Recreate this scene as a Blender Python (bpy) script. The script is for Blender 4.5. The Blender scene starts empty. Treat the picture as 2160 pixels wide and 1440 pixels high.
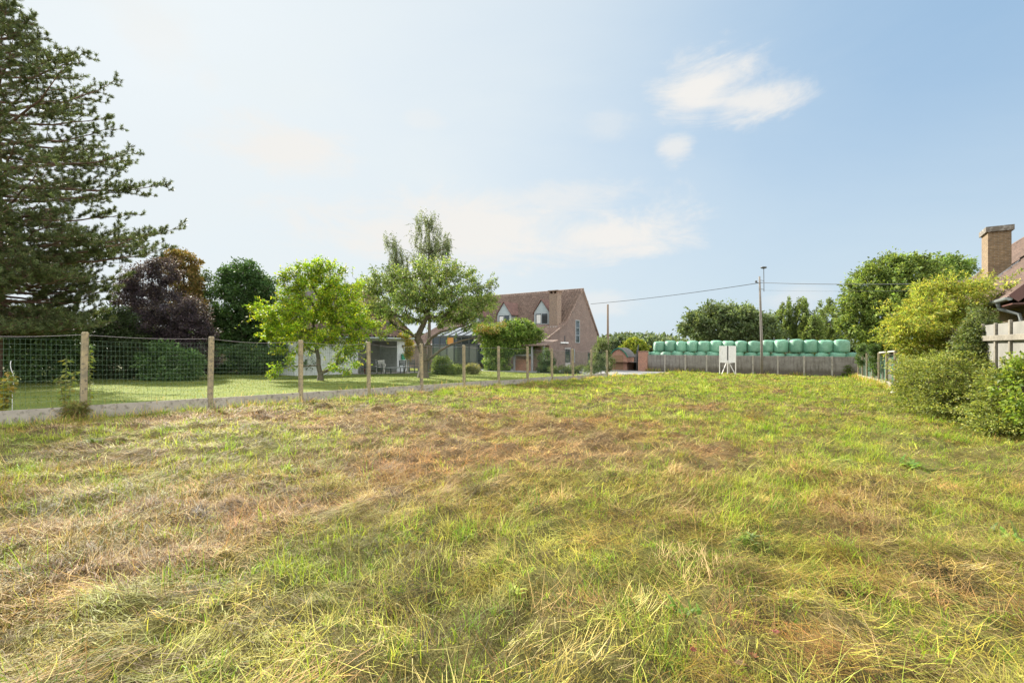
import bpy, math, random
import numpy as np
from mathutils import Vector, Matrix

rng = np.random.default_rng(7)
random.seed(7)
scene = bpy.context.scene
col = scene.collection
R = math.radians

# ---------------------------------------------------------------- measured frame
EYE = 1.5            # eye height above the ground under the camera
FPX = 1000.0         # focal length in units of a 2160 wide frame
HOR = 731.0          # height of the horizon in that frame
E = np.array([0.8177, -0.5757])   # plot axis across (right)
D = np.array([0.5757, 0.8177])    # plot axis along the boundary fences (away)
TH = math.atan2(E[1], E[0])       # rotation of the plot axes

def plot(a, b):
    return (E[0]*a + D[0]*b, E[1]*a + D[1]*b)
def to_plot(x, y):
    return (x*E[0] + y*E[1], x*D[0] + y*D[1])
def gzb(b):
    return -0.0203*np.clip(b, -30, 62)
def gz(x, y):
    return gzb(x*D[0] + y*D[1])
def at(px, py, Y):
    return np.array([(px-1080.0)/FPX*Y, Y, EYE + (HOR-py)/FPX*Y])
def px_at_b(px, b):           # plot coordinate a of a column on the line b = const
    t = (px-1080.0)/FPX
    return (t*E[0]+E[1])/(t*D[0]+D[1])*b

# ---------------------------------------------------------------- noise
def _h(ix, iy, s):
    ix = ix.astype(np.int64); iy = iy.astype(np.int64)
    n = (ix*374761393 + iy*668265263 + s*982451653) & 0x7fffffff
    n = ((n ^ (n >> 13))*1274126177) & 0x7fffffff
    n = (n ^ (n >> 16)) & 0xffffff
    return n/float(0xffffff)
def vnoise(x, y, s=0):
    x = np.asarray(x, float); y = np.asarray(y, float)
    ix = np.floor(x); iy = np.floor(y); fx = x-ix; fy = y-iy
    fx = fx*fx*(3-2*fx); fy = fy*fy*(3-2*fy)
    a = _h(ix, iy, s); b = _h(ix+1, iy, s); c = _h(ix, iy+1, s); d = _h(ix+1, iy+1, s)
    return (a*(1-fx)+b*fx)*(1-fy) + (c*(1-fx)+d*fx)*fy
def fbm(x, y, s=0, o=4):
    v = 0; amp = .5; tot = 0
    for i in range(o):
        v = v + amp*vnoise(x, y, s+i*17); tot += amp
        x = x*2.03+3.1; y = y*2.03+1.7; amp *= .5
    return v/tot
def sstep(a, b, x):
    t = np.clip((x-a)/(b-a), 0, 1); return t*t*(3-2*t)

# ---------------------------------------------------------------- object helpers
def tag(o, label=None, cat=None, group=None, kind=None):
    if label: o['label'] = label
    if cat: o['category'] = cat
    if group: o['group'] = group
    if kind: o['kind'] = kind
    return o
def link(o, parent=None):
    col.objects.link(o)
    if parent is not None: o.parent = parent
    return o
def thing(name, label, cat, loc=(0, 0, 0), rz=0.0, group=None):
    o = bpy.data.objects.new(name, None); link(o)
    o.location = loc; o.rotation_euler = (0, 0, rz); o.empty_display_size = .2
    return tag(o, label, cat, group)
def plot_thing(name, label, cat, a, b, group=None, z=None):
    x, y = plot(a, b)
    return thing(name, label, cat, (x, y, gzb(b) if z is None else z), TH, group)

def mesh_np(name, V, F, mat, parent=None, C=None, smooth=False):
    V = np.ascontiguousarray(V, dtype=np.float32); F = np.ascontiguousarray(F, dtype=np.int32)
    k = F.shape[1]; m = bpy.data.meshes.new(name)
    m.vertices.add(len(V)); m.vertices.foreach_set('co', V.ravel())
    m.loops.add(F.size); m.loops.foreach_set('vertex_index', F.ravel())
    m.polygons.add(len(F))
    m.polygons.foreach_set('loop_start', np.arange(0, F.size, k, dtype=np.int32))
    try: m.polygons.foreach_set('loop_total', np.full(len(F), k, dtype=np.int32))
    except Exception: pass
    if smooth: m.polygons.foreach_set('use_smooth', np.ones(len(F), dtype=bool))
    m.update(calc_edges=True)
    if C is not None:
        at_ = m.color_attributes.new('Col', 'FLOAT_COLOR', 'POINT')
        c4 = np.ones((len(V), 4), dtype=np.float32); c4[:, :3] = C
        at_.data.foreach_set('color', c4.ravel())
    m.materials.append(mat)
    return link(bpy.data.objects.new(name, m), parent)

class MB:
    def __init__(s): s.v = []; s.f = []
    def quadmesh(s, vs, fs):
        o = len(s.v); s.v += [tuple(map(float, p)) for p in vs]; s.f += [tuple(i+o for i in f) for f in fs]; return s
    def box(s, c, d, rz=0.0, rx=0.0, ry=0.0):
        m = Matrix.Rotation(rz, 3, 'Z') @ Matrix.Rotation(ry, 3, 'Y') @ Matrix.Rotation(rx, 3, 'X')
        c = Vector(c); vs = []
        for z in (-.5, .5):
            for x, y in ((-.5, -.5), (.5, -.5), (.5, .5), (-.5, .5)):
                vs.append(c + m @ Vector((x*d[0], y*d[1], z*d[2])))
        return s.quadmesh(vs, [(3, 2, 1, 0), (4, 5, 6, 7), (0, 1, 5, 4), (1, 2, 6, 5), (2, 3, 7, 6), (3, 0, 4, 7)])
    def b2(s, x0, x1, y0, y1, z0, z1):
        return s.box(((x0+x1)/2, (y0+y1)/2, (z0+z1)/2), (abs(x1-x0), abs(y1-y0), abs(z1-z0)))
    def bar(s, p, q, w, h=None):
        p = Vector(p); q = Vector(q); h = w if h is None else h
        d = (q-p); L = d.length; d.normalize()
        up = Vector((0, 0, 1)) if abs(d.z) < .95 else Vector((1, 0, 0))
        x = d.cross(up).normalized(); y = x.cross(d)
        vs = []
        for t in (p, q):
            for sx, sy in ((-1, -1), (1, -1), (1, 1), (-1, 1)):
                vs.append(t + x*sx*w/2 + y*sy*h/2)
        return s.quadmesh(vs, [(3, 2, 1, 0), (4, 5, 6, 7), (0, 1, 5, 4), (1, 2, 6, 5), (2, 3, 7, 6), (3, 0, 4, 7)])
    def tube(s, pts, rad, n=8):
        pts = [Vector(p) for p in pts]
        if not hasattr(rad, '__len__'): rad = [rad]*len(pts)
        vs = []; fs = []
        for i, p in enumerate(pts):
            d = (pts[min(i+1, len(pts)-1)]-pts[max(i-1, 0)]).normalized()
            up = Vector((0, 0, 1)) if abs(d.z) < .9 else Vector((1, 0, 0))
            x = d.cross(up).normalized(); y = x.cross(d)
            for k in range(n):
                a = 2*math.pi*k/n; vs.append(p+x*math.cos(a)*rad[i]+y*math.sin(a)*rad[i])
        for i in range(len(pts)-1):
            for k in range(n):
                fs.append((i*n+k, i*n+(k+1) % n, (i+1)*n+(k+1) % n, (i+1)*n+k))
        fs.append(tuple(range(n-1, -1, -1))); fs.append(tuple((len(pts)-1)*n+k for k in range(n)))
        return s.quadmesh(vs, fs)
    def prism(s, poly, ext):
        ext = Vector(ext); n = len(poly); a = [Vector(p) for p in poly]
        vs = a+[p+ext for p in a]
        fs = [tuple(range(n)), tuple(range(2*n-1, n-1, -1))]+[(i, (i+1) % n+0, (i+1) % n+n, i+n)[::-1] for i in range(n)]
        return s.quadmesh(vs, fs)
    def lathe(s, prof, c=(0, 0, 0), n=16):
        vs = []; fs = []; m = len(prof)
        for r, z in prof:
            for k in range(n):
                a = 2*math.pi*k/n; vs.append((c[0]+r*math.cos(a), c[1]+r*math.sin(a), c[2]+z))
        for i in range(m-1):
            for k in range(n): fs.append((i*n+k, i*n+(k+1) % n, (i+1)*n+(k+1) % n, (i+1)*n+k))
        fs.append(tuple(range(n-1, -1, -1))); fs.append(tuple((m-1)*n+k for k in range(n)))
        return s.quadmesh(vs, fs)
    def build(s, name, mat, parent=None, smooth=False, bevel=0):
        m = bpy.data.meshes.new(name); m.from_pydata(s.v, [], s.f); m.update()
        m.materials.append(mat)
        if smooth:
            m.polygons.foreach_set('use_smooth', np.ones(len(m.polygons), dtype=bool))
        o = link(bpy.data.objects.new(name, m), parent)
        import bmesh
        bm = bmesh.new(); bm.from_mesh(m); bmesh.ops.recalc_face_normals(bm, faces=bm.faces); bm.to_mesh(m); bm.free()
        if bevel:
            b = o.modifiers.new('b', 'BEVEL'); b.width = bevel; b.segments = 2; b.limit_method = 'ANGLE'
        return o

# ---------------------------------------------------------------- materials
def newmat(name):
    m = bpy.data.materials.new(name); m.use_nodes = True
    nt = m.node_tree; nt.nodes.clear()
    out = nt.nodes.new('ShaderNodeOutputMaterial'); bs = nt.nodes.new('ShaderNodeBsdfPrincipled')
    nt.links.new(bs.outputs[0], out.inputs[0])
    return m, nt, bs, out
def N(nt, t, **k):
    n = nt.nodes.new(t)
    for a, v in k.items(): setattr(n, a, v)
    return n
def ramp(nt, fac, stops):
    r = N(nt, 'ShaderNodeValToRGB'); els = r.color_ramp.elements
    while len(els) < len(stops): els.new(.5)
    for e, (p, c) in zip(els, stops): e.position = p; e.color = (*c, 1)
    nt.links.new(fac, r.inputs[0]); return r.outputs[0]
def noise(nt, vec, scale, detail=4, rough=.55, dist=0):
    n = N(nt, 'ShaderNodeTexNoise'); n.inputs['Scale'].default_value = scale; n.inputs['Detail'].default_value = detail
    n.inputs['Roughness'].default_value = rough; n.inputs['Distortion'].default_value = dist
    nt.links.new(vec, n.inputs['Vector']); return n.outputs['Fac']
def mixc(nt, fac, a, b, mode='MIX'):
    m = N(nt, 'ShaderNodeMix', data_type='RGBA', blend_type=mode)
    for sock, v in ((m.inputs[0], fac), (m.inputs[6], a), (m.inputs[7], b)):
        if hasattr(v, 'is_output') or hasattr(v, 'links'): nt.links.new(v, sock)
        elif isinstance(v, (int, float)): sock.default_value = v
        else: sock.default_value = (*v, 1)
    return m.outputs[2]
def bump(nt, bs, h, strength=.4, dist=.02):
    b = N(nt, 'ShaderNodeBump'); b.inputs['Strength'].default_value = strength; b.inputs['Distance'].default_value = dist
    nt.links.new(h, b.inputs['Height']); nt.links.new(b.outputs[0], bs.inputs['Normal'])
def coord(nt, kind='Object'):
    return N(nt, 'ShaderNodeTexCoord').outputs[kind]
def worldpos(nt):
    return N(nt, 'ShaderNodeNewGeometry').outputs['Position']

def mottled(name, c0, c1, scale=3, rough=.8, c2=None, scale2=30, bstr=.3, bdist=.01, metal=0, stretch=None, spec=None):
    m, nt, bs, out = newmat(name)
    v = coord(nt)
    if stretch:
        mp = N(nt, 'ShaderNodeMapping'); mp.inputs['Scale'].default_value = stretch; nt.links.new(v, mp.inputs[0]); v2 = mp.outputs[0]
    else: v2 = v
    f = noise(nt, v2, scale, 6, .6)
    c = ramp(nt, f, [(.3, c0), (.7, c1)])
    f2 = noise(nt, v, scale2, 4, .6)
    if c2 is not None:
        c = mixc(nt, ramp(nt, f2, [(.52, (0, 0, 0)), (.66, (1, 1, 1))]), c, c2)
    nt.links.new(c, bs.inputs['Base Color'])
    bs.inputs['Roughness'].default_value = rough; bs.inputs['Metallic'].default_value = metal
    if spec is not None: bs.inputs['Specular IOR Level'].default_value = spec
    if bstr: bump(nt, bs, f2, bstr, bdist)
    return m
def leafmat(name, trans=.35, rough=.55, spec=.25, tint=(1.15, 1.1, .55)):
    m, nt, bs, out = newmat(name)
    a = N(nt, 'ShaderNodeAttribute', attribute_name='Col').outputs['Color']
    nt.links.new(a, bs.inputs['Base Color']); bs.inputs['Roughness'].default_value = rough
    bs.inputs['Specular IOR Level'].default_value = spec
    t = N(nt, 'ShaderNodeBsdfTranslucent'); nt.links.new(mixc(nt, 1.0, a, tint, 'MULTIPLY'), t.inputs[0])
    ms = N(nt, 'ShaderNodeMixShader'); ms.inputs[0].default_value = trans
    nt.links.new(bs.outputs[0], ms.inputs[1]); nt.links.new(t.outputs[0], ms.inputs[2]); nt.links.new(ms.outputs[0], out.inputs[0])
    return m
def brickmat(name, c1, c2, mortar, dirt=(.2, .16, .13), dirtamt=.35):
    m, nt, bs, out = newmat(name)
    s = N(nt, 'ShaderNodeSeparateXYZ'); nt.links.new(coord(nt), s.inputs[0])
    ad = N(nt, 'ShaderNodeMath', operation='ADD'); nt.links.new(s.outputs[0], ad.inputs[0]); nt.links.new(s.outputs[1], ad.inputs[1])
    cb = N(nt, 'ShaderNodeCombineXYZ'); nt.links.new(ad.outputs[0], cb.inputs[0]); nt.links.new(s.outputs[2], cb.inputs[1])
    b = N(nt, 'ShaderNodeTexBrick'); nt.links.new(cb.outputs[0], b.inputs[0])
    b.inputs['Color1'].default_value = (*c1, 1); b.inputs['Color2'].default_value = (*c2, 1); b.inputs['Mortar'].default_value = (*mortar, 1)
    b.inputs['Scale'].default_value = 1; b.inputs['Brick Width'].default_value = .22; b.inputs['Row Height'].default_value = .07
    b.inputs['Mortar Size'].default_value = .009; b.inputs['Bias'].default_value = -.1
    n1 = noise(nt, coord(nt), 1.3, 6, .65); n2 = noise(nt, cb.outputs[0], 7, 3)
    c = mixc(nt, ramp(nt, n1, [(.42, (0, 0, 0)), (.75, (dirtamt,)*3)]), b.outputs[0], dirt)
    c = mixc(nt, .7, c, ramp(nt, n2, [(.3, (.35, .35, .35)), (.7, (.75, .72, .7))]), 'OVERLAY')
    nt.links.new(c, bs.inputs['Base Color']); bs.inputs['Roughness'].default_value = .9
    bump(nt, bs, b.outputs[1], -.4, .006)
    return m
def glassmat(name, c=(.03, .04, .045), rough=.04):
    m, nt, bs, out = newmat(name)
    bs.inputs['Base Color'].default_value = (*c, 1); bs.inputs['Roughness'].default_value = rough
    bs.inputs['Specular IOR Level'].default_value = .9
    return m

M = {}
M['leaf'] = leafmat('leaf_foliage', .42)
M['leaf_dark'] = leafmat('dark_leaf_foliage', .2, .5, .3)
M['leaf_glow'] = leafmat('thin_leaf_foliage', .48, .5, .25)
M['needle'] = leafmat('pine_needles', .25, .5, .25)
M['grass'] = leafmat('grass_blades', .5, .5, .25, (1.15, 1.1, .6))
M['straw'] = leafmat('dry_straw', .22, .6, .2, (1.1, 1.0, .8))
M['bark'] = mottled('bark', (.055, .042, .032), (.12, .095, .07), 6, .95, (.10, .11, .06), 14, .6, .02, stretch=(3, 3, .6))
M['bark_pine'] = mottled('pine_bark', (.10, .06, .045), (.2, .12, .085), 5, .95, (.06, .045, .04), 18, .6, .02, stretch=(3, 3, .7))
M['bark_birch'] = mottled('birch_bark', (.45, .43, .4), (.6, .58, .54), 5, .8, (.06, .055, .05), 9, .3, .01)
M['stem'] = mottled('green_stem', (.12, .14, .05), (.2, .18, .08), 5, .8)
M['concrete_post'] = mottled('lichen_concrete', (.17, .15, .105), (.35, .285, .165), 5, .95, (.12, .105, .08), 16, .35, .006)
M['concrete_plinth'] = mottled('grey_concrete', (.27, .25, .215), (.38, .35, .30), 2.5, .95, (.16, .145, .115), 9, .25, .005)
M['wire'] = mottled('green_wire', (.07, .135, .085), (.11, .18, .12), 8, .4, bstr=0)
M['topwire'] = mottled('galvanised_wire', (.33, .3, .3), (.42, .38, .38), 8, .4, bstr=0, metal=.4)

# ---------------------------------------------------------------- camera, light, sky
cam_d = bpy.data.cameras.new('camera'); cam = bpy.data.objects.new('camera', cam_d); col.objects.link(cam)
cam.location = (0, 0, EYE); cam.rotation_euler = (R(90), 0, 0)
cam_d.sensor_width = 36; cam_d.lens = FPX/2160*36; cam_d.shift_y = (HOR-720)/2160; cam_d.clip_end = 3000; cam_d.clip_start = .05
scene.camera = cam
SUN_AZ, SUN_EL = R(-40), R(35)
EXPO = 1.3; KX = 2**-EXPO
sv = Vector((math.sin(SUN_AZ)*math.cos(SUN_EL), math.cos(SUN_AZ)*math.cos(SUN_EL), math.sin(SUN_EL)))
sd = bpy.data.lights.new('sun', 'SUN'); so = bpy.data.objects.new('sun', sd); col.objects.link(so)
sd.energy = 5.0; sd.angle = R(1.5); sd.color = (1.0, .935, .82); so.rotation_euler = sv.to_track_quat('Z', 'Y').to_euler(); so.location = (-30, 30, 40)

w = bpy.data.worlds.new('World'); scene.world = w; w.use_nodes = True
nt = w.node_tree; nt.nodes.clear()
wo = N(nt, 'ShaderNodeOutputWorld'); bg = N(nt, 'ShaderNodeBackground'); nt.links.new(bg.outputs[0], wo.inputs[0])
SKY_S = .1
bg.inputs['Strength'].default_value = SKY_S
sky = N(nt, 'ShaderNodeTexSky', sky_type='NISHITA'); sky.sun_disc = False
sky.sun_elevation = SUN_EL; sky.sun_rotation = SUN_AZ % (2*math.pi)
sky.air_density = 1.0; sky.dust_density = 1.6; sky.ozone_density = 1.3; sky.altitude = 50
dirv = N(nt, 'ShaderNodeTexCoord').outputs['Generated']
def vmath(op, a, b):
    n = N(nt, 'ShaderNodeVectorMath', operation=op)
    for i, v in enumerate((a, b)):
        if isinstance(v, (tuple, list)): n.inputs[i].default_value = v
        elif v is not None: nt.links.new(v, n.inputs[i])
    return n
def fm(op, a, b=None, c=None, clamp=False):
    n = N(nt, 'ShaderNodeMath', operation=op); n.use_clamp = clamp
    for i, v in enumerate((a, b, c)):
        if v is None: continue
        if isinstance(v, (int, float)): n.inputs[i].default_value = v
        else: nt.links.new(v, n.inputs[i])
    return n.outputs[0]
def srange(v, a, b, lo=0.0, hi=1.0):
    n = N(nt, 'ShaderNodeMapRange', interpolation_type='SMOOTHSTEP')
    nt.links.new(v, n.inputs[0])
    for i, q in zip((1, 2, 3, 4), (a, b, lo, hi)): n.inputs[i].default_value = q
    return n.outputs[0]
dn = vmath('NORMALIZE', dirv, None).outputs[0]
sep = N(nt, 'ShaderNodeSeparateXYZ'); nt.links.new(dn, sep.inputs[0])
el = fm('ARCSINE', sep.outputs[2]); az = fm('ARCTAN2', sep.outputs[0], sep.outputs[1])
sunc = vmath('DOT_PRODUCT', dn, tuple(sv)).outputs['Value']
WH = KX/SKY_S
# thin veil of high cloud: thickest round the sun and low down
veil_sun = srange(sunc, .30, 1.0, 0.0, .90)
veil_low = srange(el, -.02, .50, .80, 0.0)
nz = noise(nt, vmath('MULTIPLY', dn, (1, 1, 2.6)).outputs[0], 1.6, 6, .55, .6)
veil = fm('SUBTRACT', 1.0, fm('MULTIPLY', fm('SUBTRACT', 1.0, veil_sun), fm('SUBTRACT', 1.0, veil_low)))
veil = fm('ADD', veil, fm('MULTIPLY', fm('SUBTRACT', nz, .5), .45), None, True)
SKYTINT = mixc(nt, 1.0, sky.outputs[0], (1.3*KX, 1.32*KX, 1.36*KX), 'MULTIPLY')
SKYC = mixc(nt, .72, SKYTINT, (.41*WH, .625*WH, .86*WH))
c = mixc(nt, veil, SKYC, mixc(nt, veil_sun, (.70*WH, .81*WH, .875*WH), (.85*WH, .905*WH, .925*WH)))
# separate small clouds (azimuth, elevation, half sizes in radians)
def azel(px, py):
    t = (px-1080)/FPX; return math.atan(t), math.atan((HOR-py)/FPX/math.sqrt(1+t*t))
cn = noise(nt, vmath('MULTIPLY', dn, (1, 1, 2.6)).outputs[0], 6, 9, .66, .5)
cn2 = noise(nt, dn, 22, 5, .6)
total = None
for px, py, hx, hy, amt in ((1480, 185, 125, 66, 1.0), (1590, 215, 130, 46, .9), (980, 490, 400, 84, 1.0), (1280, 500, 230, 60, 1.0), (610, 315, 170, 64, .95),
                            (1425, 312, 44, 30, .75), (1200, 415, 150, 40, .6), (1290, 270, 70, 36, .28), (320, 60, 120, 90, .4), (440, 170, 40, 30, .25),
                            (1260, 640, 110, 40, .5), (890, 250, 50, 22, .3), (1680, 640, 90, 60, .4)):
    a0, e0 = azel(px, py); cs = math.cos(a0)
    ra = hx/FPX*cs*cs; re = hy/FPX*cs
    dx = fm('MULTIPLY', fm('SUBTRACT', az, a0), 1/ra); dy = fm('MULTIPLY', fm('SUBTRACT', el, e0), 1/re)
    r2 = fm('SQRT', fm('ADD', fm('MULTIPLY', dx, dx), fm('MULTIPLY', dy, dy)))
    v = fm('ADD', fm('MULTIPLY', fm('SUBTRACT', cn, .5), 2.2), fm('SUBTRACT', 1.0, r2))
    v = fm('ADD', v, fm('MULTIPLY', fm('SUBTRACT', cn2, .5), .5))
    v = srange(v, -.15, .8, 0, amt)
    total = v if total is None else fm('MAXIMUM', total, v)
c = mixc(nt, total, c, (.90*WH, .885*WH, .855*WH))
# unseen bright sky added behind the camera as fill for shaded sides
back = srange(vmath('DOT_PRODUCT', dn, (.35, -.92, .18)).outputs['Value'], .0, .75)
back_fill = fm('MULTIPLY', back, srange(noise(nt, dn, 2.2, 5, .55), .3, .55))
c = mixc(nt, back_fill, c, (3.4*WH, 3.3*WH, 3.15*WH))
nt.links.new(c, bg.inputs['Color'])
vs = scene.view_settings
vs.view_transform = 'Standard'; vs.look = 'None'; vs.exposure = EXPO; vs.gamma = 1.0; vs.use_curve_mapping = False
cy = scene.cycles
cy.max_bounces = 6; cy.diffuse_bounces = 3; cy.glossy_bounces = 2; cy.transmission_bounces = 3; cy.transparent_max_bounces = 6
cy.caustics_reflective = False; cy.caustics_refractive = False

# ---------------------------------------------------------------- ground
def lumps(a, b):
    """height of the mown field above its plane: old swaths and tussocks"""
    w1 = fbm(a*1.1+.35*b, b*.45, 3, 4)
    w2 = fbm(a*2.9, b*2.2, 9, 3); w3 = vnoise(a*7.5, b*6.0, 13)
    h = .10*(w1-.5) + .14*np.clip(w1-.56, 0, 1) + .12*(w2-.5) + .075*(w3-.5) + .05*(vnoise(a*13, b*11, 19)-.5) + .13*np.clip(vnoise(a*3.6+5, b*2.6, 21)-.66, 0, 1)
    near = sstep(-13.4, -12.6, a)*(1-sstep(45.0, 46.2, b))
    return h*near
def field_z(a, b):
    return gzb(b) + lumps(a, b)
def greenness(a, b):
    g = fbm(a*.42, b*.26, 31, 4) + .9*(fbm(a*1.5, b*.9, 37, 3)-.5)
    g = 1.5*(g-.5) + .43
    g = g + .36*sstep(-4.0, 1.0, a)*(1-.25*sstep(18, 40, b)) + .34*sstep(9, 28, b) + .12*sstep(-11.5, -13.4, a)
    g = g - .17*(1-sstep(1.0, 8.0, np.hypot(a+5.5, (b-6)*.8)))
    return np.clip(g, 0.02, 1)

def field_material():
    m, nt, bs, out = newmat('mown_field_thatch')
    p = worldpos(nt)
    a = N(nt, 'ShaderNodeAttribute', attribute_name='Col').outputs['Color']
    n1 = noise(nt, p, 9, 6, .7); n2 = noise(nt, p, 60, 4, .7)
    c = mixc(nt, ramp(nt, n2, [(.35, (0, 0, 0)), (.65, (1, 1, 1))]), mixc(nt, 1.0, a, (.55, .5, .45), 'MULTIPLY'), a)
    c = mixc(nt, ramp(nt, n1, [(.5, (0, 0, 0)), (.72, (.6, .6, .6))]), c, (.12, .085, .05))
    nt.links.new(c, bs.inputs['Base Color']); bs.inputs['Roughness'].default_value = .95; bs.inputs['Specular IOR Level'].default_value = .1
    bump(nt, bs, n2, .8, .03)
    return m
HAY = np.array([(.70, .46, .18), (.62, .395, .14), (.75, .54, .24), (.39, .225, .082), (.57, .315, .105), (.70, .49, .155), (.50, .37, .165), (.20, .122, .058), (.14, .088, .048)])
GRN = np.array([(.30, .43, .045), (.24, .38, .04), (.39, .48, .06), (.155, .27, .035), (.46, .50, .09)])

A0, A1, B0, B1 = -13.5, 4.6, -1.5, 46.1
na, nb = 330, 820
aa = np.linspace(A0, A1, na); bb = B0 + (B1-B0)*(np.linspace(0, 1, nb)**1.35)
GA, GB = np.meshgrid(aa, bb)
fz = field_z(GA, GB)
fx = E[0]*GA + D[0]*GB; fy = E[1]*GA + D[1]*GB
V = np.stack([fx, fy, fz], -1).reshape(-1, 3)
ii = np.arange(na*nb).reshape(nb, na)
F = np.stack([ii[:-1, :-1], ii[:-1, 1:], ii[1:, 1:], ii[1:, :-1]], -1).reshape(-1, 4)
g = greenness(GA, GB).reshape(-1, 1)
C = (1-g)*np.array([.17, .12, .06]) + g*np.array([.15, .155, .045])
C = C*(.6+.8*fbm(GA*5.3, GB*4.6, 5, 4).reshape(-1, 1))
field = mesh_np('field', V, F, field_material(), C=C, smooth=True); tag(field, kind='structure')

def lawn_material():
    m, nt, bs, out = newmat('lawn_turf')
    p = worldpos(nt); n1 = noise(nt, p, .7, 5, .6); n2 = noise(nt, p, 25, 4, .7)
    c = ramp(nt, n1, [(.3, (.115, .155, .032)), (.55, (.165, .195, .045)), (.75, (.215, .215, .065))])
    c = mixc(nt, .5, c, ramp(nt, n2, [(.3, (.3, .3, .3)), (.7, (.75, .75, .75))]), 'OVERLAY')
    nt.links.new(c, bs.inputs['Base Color']); bs.inputs['Roughness'].default_value = .95; bs.inputs['Specular IOR Level'].default_value = .1
    bump(nt, bs, n2, .7, .03); return m
def sheet(name, a0, a1, b0, b1, dz, mat, n=(24, 60)):
    GA, GB = np.meshgrid(np.linspace(a0, a1, n[0]), np.linspace(b0, b1, n[1]))
    z = gzb(GB)+dz
    V = np.stack([E[0]*GA+D[0]*GB, E[1]*GA+D[1]*GB, z], -1).reshape(-1, 3)
    ii = np.arange(n[0]*n[1]).reshape(n[1], n[0])
    F = np.stack([ii[:-1, :-1], ii[:-1, 1:], ii[1:, 1:], ii[1:, :-1]], -1).reshape(-1, 4)
    return tag(mesh_np(name, V, F, mat, smooth=True), kind='structure')
M['lawn'] = lawn_material()
sheet('lawn', -44, -13.62, -22, 33.0, 0.02, M['lawn'])
M['asphalt'] = mottled('grey_paving', (.19, .19, .19), (.27, .265, .255), 2, .9, (.14, .14, .14), 30)
sheet('driveway', -30, -13.2, 33.0, 60, 0.015, M['asphalt'])
sheet('road', -13.2, -13.2+.01, 33, 33.1, -.3, M['asphalt'], (2, 2)) if False else None
# wide country beyond
gm = mottled('rough_pasture', (.12, .14, .05), (.2, .2, .08), .15, .95, (.14, .11, .06), 1.2, .4, .05)
nn = 80
q = np.linspace(-1, 1, nn); q = np.sign(q)*np.abs(q)**2.2*1200
GX, GY = np.meshgrid(q, q+60)
GBB = GX*D[0]+GY*D[1]
V = np.stack([GX, GY, gzb(GBB)-.30-.25*sstep(60, 120, np.hypot(GX, GY))], -1).reshape(-1, 3)
ii = np.arange(nn*nn).reshape(nn, nn)
F = np.stack([ii[:-1, :-1], ii[:-1, 1:], ii[1:, 1:], ii[1:, :-1]], -1).reshape(-1, 4)
tag(mesh_np('ground', V, F, gm, smooth=True), kind='structure')

# ---------------------------------------------------------------- blades
def blades(P, az, th0, kap, L, W, C, seg=3, tw=None):
    """ribbons: root P, azimuth, first tilt from vertical, bend per segment, length, width"""
    n = len(P); lv = seg+1
    d = np.stack([np.cos(az), np.sin(az)], -1)
    tw = np.zeros(n) if tw is None else tw
    side = np.stack([-np.sin(az+tw), np.cos(az+tw), np.zeros(n)], -1)
    out = np.zeros((n, lv, 2, 3)); cur = P.copy()
    for i in range(lv):
        wv = (W*(1.0 - .88*(i/seg)**1.6)/2)[:, None]*side
        out[:, i, 0] = cur - wv; out[:, i, 1] = cur + wv
        if i < seg:
            th = th0 + kap*i
            cur = cur + (L/seg)[:, None]*np.concatenate([d*np.sin(th)[:, None], np.cos(th)[:, None]], 1)
    V = out.reshape(-1, 3)
    base = (np.arange(n)*lv*2)[:, None]
    fs = np.concatenate([base + np.array([2*i, 2*i+1, 2*i+3, 2*i+2]) for i in range(seg)], 0)
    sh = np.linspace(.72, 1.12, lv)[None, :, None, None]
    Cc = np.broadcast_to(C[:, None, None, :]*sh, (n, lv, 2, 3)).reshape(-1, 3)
    return V, fs, Cc
def join(parts):
    Vs, Fs, Cs = [], [], []; o = 0
    for V, F, C in parts:
        Vs.append(V); Fs.append(F+o); Cs.append(C); o += len(V)
    return np.concatenate(Vs), np.concatenate(Fs), np.concatenate(Cs)
def scatter(n, y0, y1, marg=1.5):
    """points on the field between two depths, in and a little beside the view"""
    Y = np.sqrt(rng.uniform(y0*y0, y1*y1, n)); X = rng.uniform(-1, 1, n)*(1.09*Y+marg)
    a, b = to_plot(X, Y)
    rb = 1.97+(29.5-b)*.077
    k = (a > -13.35) & (a < rb+.7) & (b < 45.8)
    return X[k], Y[k], a[k], b[k]
def pick(pal, n, jit=.16):
    c = pal[rng.integers(0, len(pal), n)]
    return np.clip(c*(1+jit*rng.standard_normal((n, 1)))*(1+.05*rng.standard_normal((n, 3))), .01, .9)

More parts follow.
